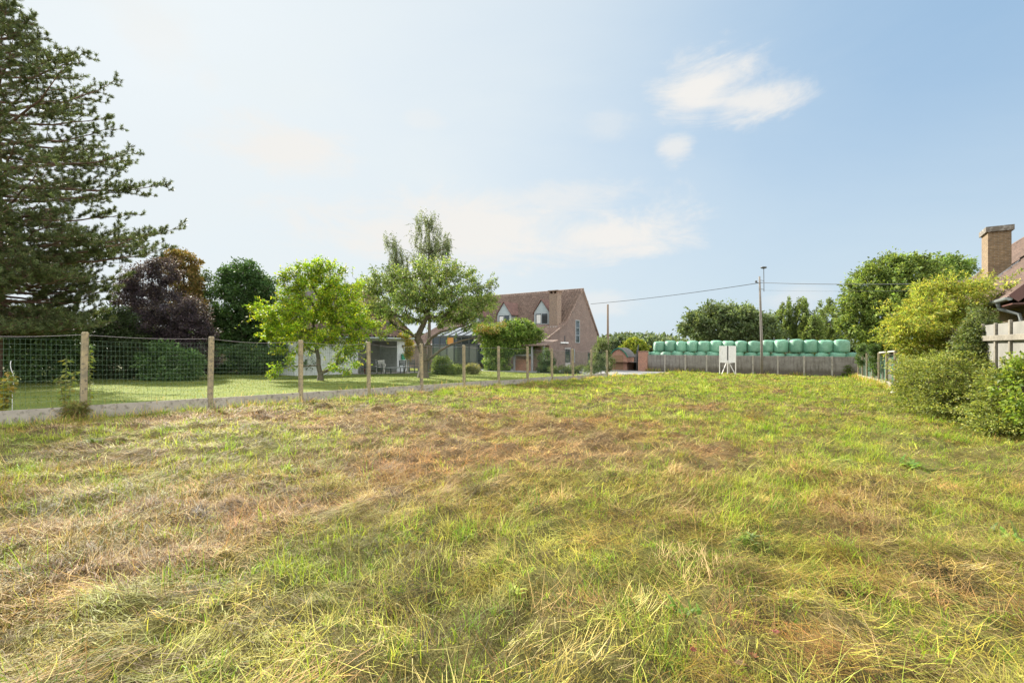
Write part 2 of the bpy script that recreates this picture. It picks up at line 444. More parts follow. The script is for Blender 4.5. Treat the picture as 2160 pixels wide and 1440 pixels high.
hay_parts = []; grass_parts = []
def area(y0, y1): return 1.09*(y1*y1-y0*y0)+3*(y1-y0)
BANDS = ((1.2, 6.0, 80, 46, 100, 13, 3, 1000), (6.0, 12, 48, 24, 70, 11, 2, 320), (12, 25, 24, 16, 42, 10, 2, 90), (25, 47, 11, 12, 32, 8, 2, 40))
for y0, y1, hd, hn, gd, gn, sg, td in BANDS:
    # swath wads: every clump of hay has its own lie, colour and thickness
    X, Y, a, b = scatter(int(hd*area(y0, y1)), y0, y1)
    gr = greenness(a, b); k = rng.random(len(X)) < np.clip(1.2-.85*gr, .12, 1)
    a, b, gr = a[k], b[k], gr[k]; m = len(a)
    patch = fbm(a*.8+9, b*.6, 61, 3); rust = fbm(a*.7+3, b*.5, 71, 3)
    azc = TH + 2.2*(fbm(a*.55+2, b*.45, 51, 2)-.5)*2 + rng.normal(.2, .7, m) + rng.integers(0, 2, m)*math.pi
    rad = rng.uniform(.07, .20, m)*(1+.02*y0); wad = rng.random(m) < .16; pile = np.abs(rng.normal(0, .022, m)) + np.where(wad, rng.uniform(.035, .10, m), 0)
    cc = pick(HAY, m, .26)*(1-.08*sstep(.50, .70, patch))[:, None]
    og = .7*sstep(.64, .78, rust)[:, None]; cc = cc*(1-og)+og*cc*np.array([.92, .74, .55]); cc = np.where(wad[:, None], cc*rng.uniform(.3, .9, (m, 1)), cc)
    yl = (gr*rng.random(m) > .17)[:, None]; cc = np.where(yl, cc*np.array([.82, 1.08, .56]), cc)
    nst = np.maximum(4, (hn*rng.uniform(.4, 1.5, m)*(1+2.2*wad)).astype(int)); ci = np.repeat(np.arange(m), nst); n = len(ci)
    off = rng.normal(0, 1, (n, 2))*rad[ci][:, None]
    r2 = (off**2).sum(1)/rad[ci]**2
    sa = a[ci]+off[:, 0]; sb = b[ci]+off[:, 1]
    k = (sa > -13.5) & (sb < 46); sa, sb, ci, r2 = sa[k], sb[k], ci[k], r2[k]; n = len(ci)
    P = np.stack([E[0]*sa+D[0]*sb, E[1]*sa+D[1]*sb, field_z(sa, sb)+.006+pile[ci]*np.exp(-r2*.7)*rng.uniform(.2, 1.15, n)], -1)
    Yd = P[:, 1]
    az = azc[ci]+rng.normal(0, .38, n)
    th = np.clip(rng.normal(1.36, .22, n), .35, 1.8); kap = rng.normal(.06, .30, n)
    L = rng.gamma(5, np.where(P[:, 1] < 5, .028, .022), n)*(1+.012*Yd); W = np.maximum(.0031, .00072*Yd)*rng.uniform(.5, 1.5, n)
    c = np.clip(cc[ci]*(1+.2*rng.standard_normal((n, 1))), .02, .85)
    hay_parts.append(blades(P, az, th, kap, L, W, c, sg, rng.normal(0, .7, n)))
    # fine dull thatch under it
    X, Y, a, b = scatter(int(td*area(y0, y1)), y0, y1); n = len(X)
    P = np.stack([X, Y, field_z(a, b)+rng.uniform(-.008, .012, n)], -1)
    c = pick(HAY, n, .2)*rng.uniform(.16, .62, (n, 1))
    gq = (greenness(a, b)*rng.random(n) > .2)[:, None]; c = np.where(gq, c*np.array([.8, 1.08, .55]), c)
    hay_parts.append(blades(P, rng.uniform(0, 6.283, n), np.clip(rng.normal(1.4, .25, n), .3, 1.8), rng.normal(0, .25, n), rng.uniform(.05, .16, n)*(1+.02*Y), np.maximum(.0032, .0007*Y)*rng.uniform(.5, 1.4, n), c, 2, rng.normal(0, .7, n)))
    # regrowing tufts
    X, Y, a, b = scatter(int(gd*area(y0, y1)), y0, y1)
    gr = greenness(a, b); tuft = fbm(a*2.6, b*2.2, 81, 3)
    k = rng.random(len(X)) < np.clip(gr*1.7*sstep(.30, .58, tuft)+.07+.3*gr, 0, 1)
    a, b, gr, tuft = a[k], b[k], gr[k], tuft[k]; m = len(a)
    size = np.exp(rng.normal(-.30, .45, m))*(1+.5*sstep(.5, .7, tuft))
    cc = pick(GRN, m, .16); nst = np.maximum(3, (gn*size*rng.uniform(.5, 1.3, m)).astype(int)); ci = np.repeat(np.arange(m), nst); n = len(ci)
    sa = a[ci]+rng.normal(0, .032, n)*(1+.03*y0)*size[ci]; sb = b[ci]+rng.normal(0, .032, n)*(1+.03*y0)*size[ci]
    k = (sa > -13.45) & (sb < 46); sa, sb, ci = sa[k], sb[k], ci[k]; n = len(ci)
    P = np.stack([E[0]*sa+D[0]*sb, E[1]*sa+D[1]*sb, field_z(sa, sb)-.008], -1); Yd = P[:, 1]
    th = np.abs(rng.normal(.45, .36, n)); kap = np.abs(rng.normal(.45, .34, n))
    L = np.clip(np.where(Yd < 5, .088, .075)*size[ci]*rng.uniform(.5, 1.35, n), .03, .34); W = np.maximum(.0044, .00085*Yd)*rng.uniform(.6, 1.4, n)
    c = cc[ci]*(1+.12*rng.standard_normal((n, 1)))
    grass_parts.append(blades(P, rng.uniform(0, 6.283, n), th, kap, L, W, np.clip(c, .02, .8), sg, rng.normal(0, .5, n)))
V, F, C = join(hay_parts)
tag(mesh_np('cut_hay', V, F, M['straw'], C=C), 'dry cut hay lying in swaths over the mown field', 'hay', kind='stuff')
# longer grass along the foot of the fences and wall
def edge_tufts(n, fa, b0, b1, wid, hmin, hmax):
    b = rng.uniform(b0, b1, n); a = fa(b) + rng.normal(0, wid, n)
    k = rng.random(n) < sstep(.4, .62, fbm(a*.8+11, b*1.3, 91, 3))
    a, b = a[k], b[k]; n = len(a); X = E[0]*a+D[0]*b; Y = E[1]*a+D[1]*b
    P = np.stack([X, Y, field_z(a, b)-.01], -1)
    L = rng.uniform(hmin, hmax, n); W = np.maximum(.005, .0007*np.abs(Y))*rng.uniform(.7, 1.4, n)
    c = pick(np.concatenate([GRN, HAY[:3]]), n)
    return blades(P, rng.uniform(0, 6.28, n), np.abs(rng.normal(.3, .25, n)), np.abs(rng.normal(.3, .2, n)), L, W, c, 3, rng.normal(0, .5, n))
grass_parts = [p if p[1].shape[1] == 4 else p for p in grass_parts]
grass_parts.append(edge_tufts(9000, lambda b: -13.28+0*b, 0, 36, .10, .08, .28))
grass_parts.append(edge_tufts(2500, lambda b: -13.75+0*b, 0, 34, .1, .12, .55))
def wall_foot(n):
    a = rng.uniform(-16.3, 1.0, n); b = 46.2-np.abs(rng.normal(0, .12, n)); k = rng.random(n) < sstep(.42, .6, fbm(a*.9, b*.5, 97, 3)); a, b = a[k], b[k]; n = len(a)
    P = np.stack([E[0]*a+D[0]*b, E[1]*a+D[1]*b, gzb(b)-.01], -1)
    return blades(P, rng.uniform(0, 6.28, n), np.abs(rng.normal(.3, .25, n)), np.abs(rng.normal(.3, .2, n)), rng.uniform(.12, .5, n), rng.uniform(.02, .04, n), pick(np.concatenate([GRN, HAY[:3]]), n), 2)
grass_parts.append(wall_foot(1600))
grass_parts.append(edge_tufts(5000, lambda b: 1.8+(29.5-b)*.077, 22, 45.5, .2, .15, .5))
V, F, C = join(grass_parts)
tag(mesh_np('field_grass', V, F, M['grass'], C=C), 'yellow green grass regrowing through the hay of the mown field', 'grass', kind='stuff')
# lawn blades
n = 60000
a = rng.uniform(-40, -13.7, n); b = rng.uniform(-4, 32.5, n); X = E[0]*a+D[0]*b; Y = E[1]*a+D[1]*b
k = (Y > 8) & (X > -1.25*Y-2); X, Y, a, b = X[k], Y[k], a[k], b[k]; n = len(X)
P = np.stack([X, Y, gzb(b)+.01], -1)
c = pick(np.array([(.17, .22, .045), (.22, .245, .06), (.13, .19, .04), (.27, .25, .085)]), n)
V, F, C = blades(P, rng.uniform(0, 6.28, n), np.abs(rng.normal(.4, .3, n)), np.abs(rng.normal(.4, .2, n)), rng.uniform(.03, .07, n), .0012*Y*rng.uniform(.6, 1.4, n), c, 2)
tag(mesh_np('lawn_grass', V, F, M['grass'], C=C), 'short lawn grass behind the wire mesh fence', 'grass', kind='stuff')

# ---------------------------------------------------------------- trees
def leaf_mesh(P, Dv, L, W, C, fold=.25):
    n = len(P)
    Dv = Dv/np.maximum(np.linalg.norm(Dv, axis=1, keepdims=True), 1e-6)
    r = rng.standard_normal((n, 3)); S = np.cross(Dv, r); S /= np.maximum(np.linalg.norm(S, axis=1, keepdims=True), 1e-6)
    Nn = np.cross(S, Dv)
    mid = P + Dv*(L*.45)[:, None]
    V = np.stack([P, mid + S*(W/2)[:, None] + Nn*(W*fold/2)[:, None], P + Dv*L[:, None] - Nn*(L*.12)[:, None], mid - S*(W/2)[:, None] + Nn*(W*fold/2)[:, None]], 1)
    F = (np.arange(n)*4)[:, None] + np.array([0, 1, 2, 3])
    return V.reshape(-1, 3), F, np.repeat(C, 4, 0)
def unit(n):
    v = rng.standard_normal((n, 3)); return v/np.linalg.norm(v, axis=1, keepdims=True)
def tubes(P0, P1, R0, R1, n=6):
    d = P1-P0; L = np.linalg.norm(d, axis=1, keepdims=True); d = d/np.maximum(L, 1e-6)
    up = np.where(np.abs(d[:, 2:3]) < .9, np.array([[0, 0, 1.0]]), np.array([[1.0, 0, 0]]))
    x = np.cross(d, up); x /= np.linalg.norm(x, axis=1, keepdims=True); y = np.cross(x, d)
    an = np.arange(n)*2*math.pi/n
    ring = np.cos(an)[None, :, None]*x[:, None] + np.sin(an)[None, :, None]*y[:, None]
    V = np.stack([P0[:, None]+ring*R0[:, None, None], P1[:, None]+ring*R1[:, None, None]], 1)   # E,2,n,3
    e = len(P0); base = (np.arange(e)*2*n)[:, None]
    F = np.concatenate([base+np.array([k, (k+1) % n, n+(k+1) % n, n+k]) for k in range(n)], 0)
    return V.reshape(-1, 3), F
def grow(trunk, rad, targets, tip=.012, wob=.08, expo=.5, limit=None):
    """branches from the trunk polyline to every target point"""
    pos = [np.array(p, float) for p in trunk]; par = [-1]+list(range(len(trunk)-1)); cnt = [0]*len(trunk)
    T0 = np.array(trunk); dist = np.min(np.linalg.norm(targets[:, None]-T0[None], axis=2), axis=1)
    nt_ = len(trunk)
    for i in np.argsort(dist):
        t = targets[i]; Pn = np.array(pos); d = t-Pn; L = np.linalg.norm(d, axis=1)
        cost = L*(1+.8*np.clip(Pn[:, 2]-t[2], 0, None)/np.maximum(L, .1))
        cost[0] += 2
        j = int(np.argmin(cost)); p = Pn[j]; k = max(1, int(L[j]/.7)); prev = j
        for s in range(1, k+1):
            f = s/k; q = p + (t-p)*f
            if s < k: q = q + rng.normal(0, wob*L[j]/2.5, 3) + np.array([0, 0, -.05*L[j]*math.sin(math.pi*f)])
            pos.append(q); par.append(prev); cnt.append(0); prev = len(pos)-1
        cnt[prev] += 1
    for i in range(len(pos)-1, 0, -1): cnt[par[i]] += cnt[i]
    pos = np.array(pos); par = np.array(par); cnt = np.array(cnt)
    r = tip*np.maximum(cnt, 1)**expo
    if limit: r = np.minimum(r, limit)
    r[:nt_] = rad
    ch = np.arange(1, len(pos)); pr = par[1:]
    r0 = np.where(ch < nt_, r[pr], np.minimum(r[pr], r[ch]*1.35))
    return tubes(pos[pr], pos[ch], r0, r[ch], 7)
def px_lobes(Y, L):
    """lobes measured on the photograph's grid, turned into metres at the tree's own distance"""
    out = []
    for l in L:
        px, py, rx, ry = l[:4]; dy = l[4] if len(l) > 4 else 0; rd = l[5] if len(l) > 5 else (rx+ry)/2*Y/FPX
        out.append((*at(px, py, Y+dy), rx*(Y+dy)/FPX, rd, ry*(Y+dy)/FPX))
    return out
def sample_lobes(lobes, n, shell=.55):
    L = np.array(lobes); wgt = (L[:, 3]*L[:, 4]*L[:, 5])**.75; wgt /= wgt.sum()
    i = rng.choice(len(L), n, p=wgt); u = unit(n); r = (shell + (1-shell)*rng.random(n)**.6)[:, None]
    return L[i, :3] + u*L[i, 3:6]*r, u
def tree(name, label, cat, base, lobes, nclump, lpc, clump_r, leaf, pal, bark='bark', leafm='leaf', group=None, trunk=None, trad=.15,
         droop=.2, aniso=(1, 1, .8), shell=.5, jit=.14, cjit=.18, tip=.011, spiky=.0, wob=.08, zmin=None, limit=None, expo=.5, limbs=(), sprays=None):
    nclump = int(nclump*1.35); lpc = int(lpc*1.45)
    pal = np.array(pal)*1.25
    base = np.array(base, float); lobes = list(lobes)
    Cc, U = sample_lobes(lobes, nclump, shell)
    zg = base[2]
    Cc[:, 2] = np.maximum(Cc[:, 2], zg + (.25 if zmin is None else zmin))
    t = thing(name, label, cat, tuple(base), 0, group)
    if trunk is None:
        cen = np.mean([l[:3] for l in lobes], axis=0); h = cen[2]-zg
        trunk = [base, base*.6+np.array([cen[0], cen[1], zg])*.4+np.array([rng.normal(0, .1), 0, h*.45]), np.array([cen[0], cen[1], zg+h*1.0])]
    T = [np.array(trunk[0], float)]
    for p in trunk[1:]:
        p = np.array(p, float); q0 = T[-1]
        for s in (1/3, 2/3, 1): T.append(q0+(p-q0)*s + (rng.normal(0, .03, 3) if s < 1 else 0))
    rads = np.linspace(trad, trad*.35, len(T)); rads[0] *= 1.35
    sub = Cc if len(Cc) < 420 else Cc[rng.choice(len(Cc), 420, replace=False)]
    V, F = grow(T, rads, sub, tip, wob, expo, limit)
    for pts, r0, r1 in limbs:
        pts = np.array(pts); rr_ = np.linspace(r0, r1, len(pts)); v, f = tubes(pts[:-1], pts[1:], rr_[:-1], rr_[1:], 7); F = np.concatenate([F, f+len(V)]); V = np.concatenate([V, v])
    TV, TF = V, F
    n = nclump*lpc; ci = np.repeat(np.arange(nclump), lpc)
    off = unit(n)*(rng.random(n)**.45)[:, None]*np.array(aniso)*(clump_r*(rng.uniform(.6, 1.3, nclump)))[ci][:, None]
    P = Cc[ci] + off
    P[:, 2] = np.maximum(P[:, 2], zg+.03)
    Dv = off/np.maximum(np.linalg.norm(off, axis=1, keepdims=True), .01)*.7 + U[ci]*.5 + unit(n)*.7 + np.array([0, 0, -droop])
    if spiky:
        k = rng.random(n) < spiky; P[k] += (U[ci][k]*.8+np.array([0, 0, .3]))*(clump_r*rng.uniform(.3, 1.2, k.sum()))[:, None]
    Cl = pick(np.array(pal), n, jit)*(1+cjit*rng.standard_normal(nclump))[ci][:, None].clip(.5, 1.6)
    L = leaf[0]*rng.uniform(.65, 1.3, n); W = leaf[1]*rng.uniform(.7, 1.25, n)
    if sprays:
        ns, sl, sp = sprays; p0, u0 = sample_lobes(lobes, ns, .85); p0[:, 2] = np.maximum(p0[:, 2], zg+.15)
        d0 = u0*.8+unit(ns)*.45+np.array([0, 0, .35]); d0 /= np.linalg.norm(d0, axis=1, keepdims=True); l0 = sl*rng.uniform(.5, 1.4, ns)
        def sat(i, f): return p0[i] + d0[i]*(l0[i]*f)[:, None] - np.array([0, 0, .42])*(l0[i]*f*f)[:, None]
        ai = np.arange(ns); q = [sat(ai, np.full(ns, f)) for f in (0, .33, .66, 1.0)]
        q = [sub[np.argmin(np.linalg.norm(p0[:, None]-sub[None], axis=2), axis=1)]]+q
        v, f_ = tubes(np.concatenate(q[:-1]), np.concatenate(q[1:]), np.full(4*ns, tip*.7), np.full(4*ns, tip*.45), 4)
        TF = np.concatenate([TF, f_+len(TV)]); TV = np.concatenate([TV, v])
        si = np.repeat(ai, sp); ff = rng.random(ns*sp); k = ns*sp
        P = np.concatenate([P, sat(si, ff)+unit(k)*.015]); Dv = np.concatenate([Dv, d0[si]*.6+unit(k)*.8-np.array([0, 0, droop*.6])])
        Cl = np.concatenate([Cl, pick(np.array(pal)*1.1, k, jit)]); L = np.concatenate([L, leaf[0]*rng.uniform(.6, 1.1, k)]); W = np.concatenate([W, leaf[1]*rng.uniform(.6, 1.1, k)])
    mesh_np('trunk', TV-base, TF, M[bark], t, smooth=True)
    V, F, C = leaf_mesh(P, Dv, L, W, np.clip(Cl, .004, .8))
    mesh_np('crown', V-base, F, M[leafm], t, C=C)
    return t
def gpt(px, Y):
    x = (px-1080)/FPX*Y; return np.array([x, Y, float(gz(x, Y))])

# young bright yellow green tree on the lawn
Y = 24.9
tree('robinia_tree', 'bright yellow green young tree standing alone on the lawn behind the wire fence', 'tree', gpt(676, Y),
     px_lobes(Y, [(660, 625, 55, 45), (598, 660, 46, 34, -.8), (720, 650, 52, 44, .5), (655, 690, 70, 36, -.5), (590, 703, 38, 24, .6), (556, 655, 30, 14), (765, 690, 40, 22), (795, 698, 26, 10), (540, 655, 12, 6),
                  (655, 572, 30, 22), (705, 582, 22, 22), (612, 590, 16, 22), (745, 605, 20, 22), (725, 770, 26, 16), (602, 770, 30, 12, -1.2), (575, 785, 14, 7, -1.2), (730, 735, 34, 20), (620, 735, 36, 14), (690, 560, 10, 12)]),
     330, 52, .25, (.145, .06), [(.23, .33, .022), (.17, .28, .02), (.28, .36, .028), (.13, .23, .022), (.33, .34, .03), (.10, .18, .02)], leafm='leaf_glow',
     trunk=[gpt(676, Y), at(672, 755, Y), at(662, 715, Y), at(660, 640, Y)], trad=.14, droop=.15, spiky=.22, cjit=.26, shell=.35, sprays=(170, .65, 14))
# old cherry
Y = 29.0
cb = gpt(893, Y)
tree('cherry_tree', 'old spreading cherry tree with dark forked trunk in front of the house', 'tree', cb,
     px_lobes(Y, [(900, 600, 75, 48), (960, 605, 60, 45), (840, 605, 60, 42), (800, 625, 52, 40), (775, 590, 22, 22), (920, 565, 50, 25), (1000, 630, 42, 40), (1025, 600, 24, 14), (1005, 655, 36, 34, -1), (780, 660, 36, 30), (900, 655, 85, 32, 0),
                  (860, 640, 70, 35, -1.5), (960, 655, 50, 30, 1), (985, 575, 18, 12), (1040, 592, 10, 8), (965, 685, 28, 20, -.5), (850, 690, 30, 18)]),
     310, 44, .32, (.17, .065), [(.15, .215, .05), (.115, .18, .045), (.19, .245, .065), (.095, .15, .04), (.23, .26, .08)],
     trunk=[cb, at(893, 745, Y), at(880, 712, Y), at(895, 680, Y), at(905, 640, Y)], trad=.30, droop=.75, spiky=.2, cjit=.32, shell=.45, sprays=(240, .75, 16),
     limbs=[([at(895, 762, Y), at(912, 752, Y-.2), at(930, 738, Y-.3), at(950, 727, Y-.4), at(975, 718, Y-.4), at(1003, 712, Y-.3)], .10, .04),
            ([at(893, 735, Y), at(910, 712, Y-.3), at(930, 700, Y-.5), at(955, 694, Y-.5), at(985, 684, Y-.5), at(1005, 668, Y-.5)], .10, .03)])
# leaning low limbs of the cherry are part of its crown outline; birches behind
Y = 38.0
for i, (lab, bx, L, nc) in enumerate((
    ('taller of the two weeping birches, its top above the cherry tree', 905,
     [(905, 472, 24, 20), (890, 500, 22, 35), (897, 462, 8, 10), (925, 515, 26, 36), (905, 545, 34, 40), (940, 520, 14, 22), (880, 470, 10, 14), (895, 590, 30, 30)], 210),
    ('shorter weeping birch showing left of the taller one behind the cherry', 836,
     [(830, 525, 16, 22), (838, 550, 20, 26), (850, 560, 16, 24), (815, 505, 8, 10), (836, 590, 26, 30)], 110))):
    b0 = gpt(bx, Y+i)
    tree('birch_tree', lab, 'tree', b0, px_lobes(Y+i, L), int(nc*.8), 34, .36, (.13, .05), [(.12, .155, .075), (.15, .18, .09), (.10, .13, .06)], trunk=[b0, at(bx, 640, Y+i), at(bx, L[0][1], Y+i)],
         trad=.16, droop=1.8, aniso=(.42, .42, 2.3), shell=.2, cjit=.3, sprays=(60, .7, 14), group='weeping birches behind the cherry tree', expo=.4)
# dark broad tree
Y = 34.0
tree('beech_tree', 'dark green rounded tree between the purple tree and the yellow green tree', 'tree', gpt(515, Y),
     px_lobes(Y, [(515, 640, 66, 60), (510, 600, 48, 42), (480, 690, 45, 50), (550, 690, 50, 55), (515, 730, 70, 45), (545, 610, 36, 36), (490, 575, 16, 14), (560, 590, 14, 14), (520, 565, 26, 14), (480, 750, 40, 36), (540, 760, 50, 30), (590, 740, 40, 40)]),
     560, 46, .42, (.17, .10), [(.04, .085, .028), (.055, .105, .035), (.07, .125, .04), (.035, .07, .022)], leafm='leaf', droop=.2, trad=.25, cjit=.3, sprays=(200, .8, 14))
# copper tree behind
Y = 31.0
tree('maple_tree', 'bronze leaved maple rising behind the dark purple tree', 'tree', gpt(385, Y),
     px_lobes(Y, [(380, 560, 34, 30), (392, 590, 30, 34), (362, 545, 18, 16), (410, 555, 10, 10), (395, 640, 30, 40)]),
     130, 40, .33, (.16, .10), [(.17, .11, .04), (.13, .10, .035), (.21, .14, .05), (.10, .10, .03)], trad=.16, cjit=.2)
tree('hawthorn_tree', 'thin dark green tree filling the gap beside the purple tree', 'tree', gpt(428, Y+2),
     px_lobes(Y+2, [(430, 605, 18, 26), (425, 650, 26, 36), (445, 690, 24, 36), (435, 580, 8, 10)]),
     90, 30, .35, (.14, .08), [(.05, .085, .03), (.07, .10, .035)], trad=.12, cjit=.2)
# purple plums
Y = 26.5
for lab, bx, YY, L, nc in (
    ('dark purple leaved tree right behind the lower pine boughs', 320, 27.0, [(315, 590, 50, 40), (350, 570, 35, 26), (290, 625, 50, 40), (330, 640, 60, 40), (300, 690, 60, 40), (340, 560, 26, 12)], 330),
    ('lower purple leaved tree, its round crown reaching near the wire fence', 385, 25.0, [(370, 760, 50, 26), (430, 755, 26, 30), (320, 755, 40, 30), (370, 655, 48, 36), (400, 665, 40, 34), (350, 690, 45, 36), (405, 695, 40, 30), (435, 700, 18, 16), (380, 720, 55, 26)], 330)):
    tree('plum_tree', lab, 'tree', gpt(bx, YY), px_lobes(YY, L), nc, 50, .30, (.10, .055), [(.055, .042, .058), (.075, .057, .072), (.045, .036, .046), (.088, .068, .075)], leafm='leaf', trad=.14, droop=.4, cjit=.25,
         group='purple leaved trees behind the fence')
# shrubbery at the back of the lawn
SH = [(.055, .10, .034), (.075, .125, .04), (.045, .08, .027), (.09, .14, .045)]
for lab, bx, YY, L, nc, pal in (
    ('dark glossy laurel hedge bush under the pine at the left edge', 60, 21.0, [(20, 690, 60, 36), (90, 680, 60, 34), (60, 735, 90, 40), (130, 730, 45, 40), (-60, 720, 60, 60), (20, 775, 60, 28), (90, 778, 60, 26), (140, 770, 40, 28), (-160, 720, 70, 60), (-160, 775, 70, 30), (-260, 730, 70, 60)], 640, SH),
    ('very dark bush between the laurel and the lower purple tree', 230, 24.5, [(200, 720, 60, 40), (260, 735, 55, 38), (180, 760, 50, 30), (300, 740, 40, 40), (240, 690, 50, 40), (190, 785, 40, 18), (250, 783, 50, 18), (300, 780, 40, 18)], 480, [(.045, .07, .026), (.06, .09, .03), (.045, .06, .028)]),
    ('leafy mid green shrub below the purple trees at the lawn edge', 350, 23.6, [(330, 765, 34, 24), (372, 760, 30, 22), (400, 765, 26, 20), (345, 740, 26, 20), (365, 788, 60, 12)], 200, [(.07, .13, .04), (.09, .15, .045), (.055, .10, .03)]),
    ('dark evergreen shrub at the lawn edge under the beech', 500, 30.5, [(470, 760, 30, 28), (520, 755, 40, 30), (565, 760, 34, 26), (600, 745, 30, 34), (640, 765, 24, 20), (450, 775, 26, 16)], 300, SH)):
    tree('shrub', lab, 'shrub', gpt(bx, YY), px_lobes(YY, L), nc, 40, .32, (.13, .065), pal, trad=.06, droop=.3, zmin=.1, leafm='leaf_dark', group='shrubs along the back of the lawn', cjit=.25)

# ---- pine
def pine():
    Yp = 18.0; b0 = gpt(-20, Yp); base = b0
    t = thing('pine_tree', 'tall dark green pine with long level boughs at the left edge', 'tree', tuple(base))
    H = at(0, 8, Yp)[2]
    prof_z = np.array([2.0, 2.6, 3.6, 4.6, 5.8, 7.2, 8.7, 10.5, 12.3, 13.6, H]); prof_r = np.array([3.2, 4.5, 5.2, 5.3, 5.3, 5.0, 4.5, 3.5, 2.15, 1.1, .25])
    P0, P1, R0, R1 = [], [], [], []
    def seg(p, q, a, b): P0.append(p); P1.append(q); R0.append(a); R1.append(b)
    zs = np.linspace(b0[2], H, 16); prev = None
    def tr(z):
        f = (z-b0[2])/(H-b0[2]); return np.array([b0[0]+.12*math.sin(3*f), b0[1]+.1*math.sin(2.2*f), z])
    for i in range(15): seg(tr(zs[i]), tr(zs[i+1]), .30*(1-zs[i]/(H+1.2))+.02, .30*(1-zs[i+1]/(H+1.2))+.02)
    tuftP, tuftD = [], []
    nb_ = 112; nlow = 50
    for i in range(nb_+nlow):
        f = (i+.5)/nb_; z = 2.1+(H-2.4)*f**.95 if i < nb_ else rng.uniform(1.7, 5.6); z += rng.normal(0, .1)
        az_ = i*2.399963 + rng.normal(0, .25)
        L = np.interp(z, prof_z, prof_r)*rng.uniform(.72, 1.06)
        if z < 5.0 and math.sin(az_) > .5: L *= .7
        d = np.array([math.cos(az_), math.sin(az_), 0]); lift = np.interp(z, [2, 5, 9, 14], [-.04, .12, .36, .8])+rng.normal(0, .11)
        n = max(5, int(L/.45)); pts = []
        for s in range(n+1):
            u = s/n; sag = -.10*L*u*u*(1.0 if z < 9 else .3)+.17*L*u**3.2
            pts.append(tr(z) + d*L*u + np.array([0, 0, lift*L*u*.8+sag]) + rng.normal(0, .03, 3)*(u > 0))
        r = .018+.011*L
        for s in range(n): seg(pts[s], pts[s+1], r*(1-s/n)+.008, r*(1-(s+1)/n)+.008)
        side = np.array([-d[1], d[0], 0])
        for s in range(1, n+1):
            u = s/n
            if u < .22: continue
            for sg_ in (-1, 1):
                l2 = (.28+.36*(1-u))*min(L, 4.2)*rng.uniform(.5, 1.0)*(.55+.45*math.sin(math.pi*min(1, u*1.1)))
                dd = d*.75 + side*sg_*rng.uniform(.5, 1.0) + np.array([0, 0, rng.uniform(-.10, .55)]); dd /= np.linalg.norm(dd)
                m = max(2, int(l2/.22)); q = pts[s]
                for k in range(1, m+1):
                    v = pts[s] + dd*l2*k/m + rng.normal(0, .025, 3) + np.array([0, 0, .06*l2*(k/m)**2]); seg(q, v, .011, .007); q = v
                    if k/m > .3:
                        tuftP.append(v); tuftD.append(dd+np.array([0, 0, .45]))
                        for _ in range(2):
                            o = dd*.4 + side*rng.choice((-1, 1))*.7 + np.array([0, 0, rng.uniform(.0, .5)]); o /= np.linalg.norm(o)
                            v2 = v+o*rng.uniform(.1, .26); seg(v, v2, .006, .005); tuftP.append(v2); tuftD.append(o+np.array([0, 0, .5]))
        tuftP.append(pts[-1]); tuftD.append(d+np.array([0, 0, .5]))
    V, F = tubes(np.array(P0), np.array(P1), np.array(R0), np.array(R1), 6)
    mesh_np('trunk', V-base, F, M['bark_pine'], t, smooth=True)
    TP = np.array(tuftP); TD = np.array(tuftD); TD /= np.linalg.norm(TD, axis=1, keepdims=True)
    kp = rng.random(len(TP)) < .9; TP = TP[kp]; TD = TD[kp]
    k = 36; n = len(TP)*k; ci = np.repeat(np.arange(len(TP)), k)
    dv = TD[ci]*.85 + unit(n)*.75; TP = TP-TD*.04
    cj = (1+.22*rng.standard_normal(len(TP))).clip(.5, 1.6)[ci][:, None]
    C = pick(np.array([(.11, .15, .065), (.14, .18, .075), (.085, .12, .055), (.17, .19, .075)]), n, .15)*cj
    V, F, C = leaf_mesh(TP[ci]+TD[ci]*rng.uniform(-.05, .10, (n, 1)), dv, rng.uniform(.08, .15, n), np.full(n, .017), C, .1)
    mesh_np('crown', V-base, F, M['needle'], t, C=C)
pine()

# ---------------------------------------------------------------- far trees
Y = 75.0
tree('ash_tree', 'broad grey green tree behind the bales, left of the utility pole', 'tree', gpt(1540, Y),
     px_lobes(Y, [(1540, 690, 90, 34), (1490, 670, 36, 26), (1550, 668, 46, 26), (1600, 690, 34, 26), (1465, 690, 26, 22), (1520, 660, 24, 14), (1570, 715, 80, 20)]), 300, 40, .8, (.42, .26),
     [(.11, .15, .07), (.135, .175, .08), (.085, .12, .055)], trad=.35, cjit=.32, shell=.65, spiky=.1, sprays=(160, 1.9, 16))
for lab, bx, top, hw, YY, nc in (('leftmost and widest of the poplars behind the bales', 1660, 632, 17, 86, 120), ('tall narrow poplar second from the left behind the bales', 1690, 630, 14, 84, 110), ('short bushy poplar in the middle of the poplar row', 1716, 656, 22, 82, 110),
                           ('slender poplar fourth from the left in the poplar row', 1732, 640, 10, 90, 70), ('tall spindly poplar near the right end of the poplar row', 1752, 632, 11, 86, 80), ('lowest poplar, right end of the row beside the big tree', 1774, 662, 12, 88, 70)):
    tree('poplar_tree', lab, 'tree', gpt(bx, YY), px_lobes(YY, [(bx, top+22, hw*.6, 22), (bx-hw*.2, top+48, hw, 34), (bx+hw*.2, top+75, hw*1.1, 30)]), int(nc*.8), 34, .5, (.36, .2),
         [(.14, .19, .065), (.17, .215, .075), (.11, .155, .055)], trad=.2, droop=-.4, aniso=(.6, .6, 1.6), group='poplars behind the bales', cjit=.2)
Y = 58.0
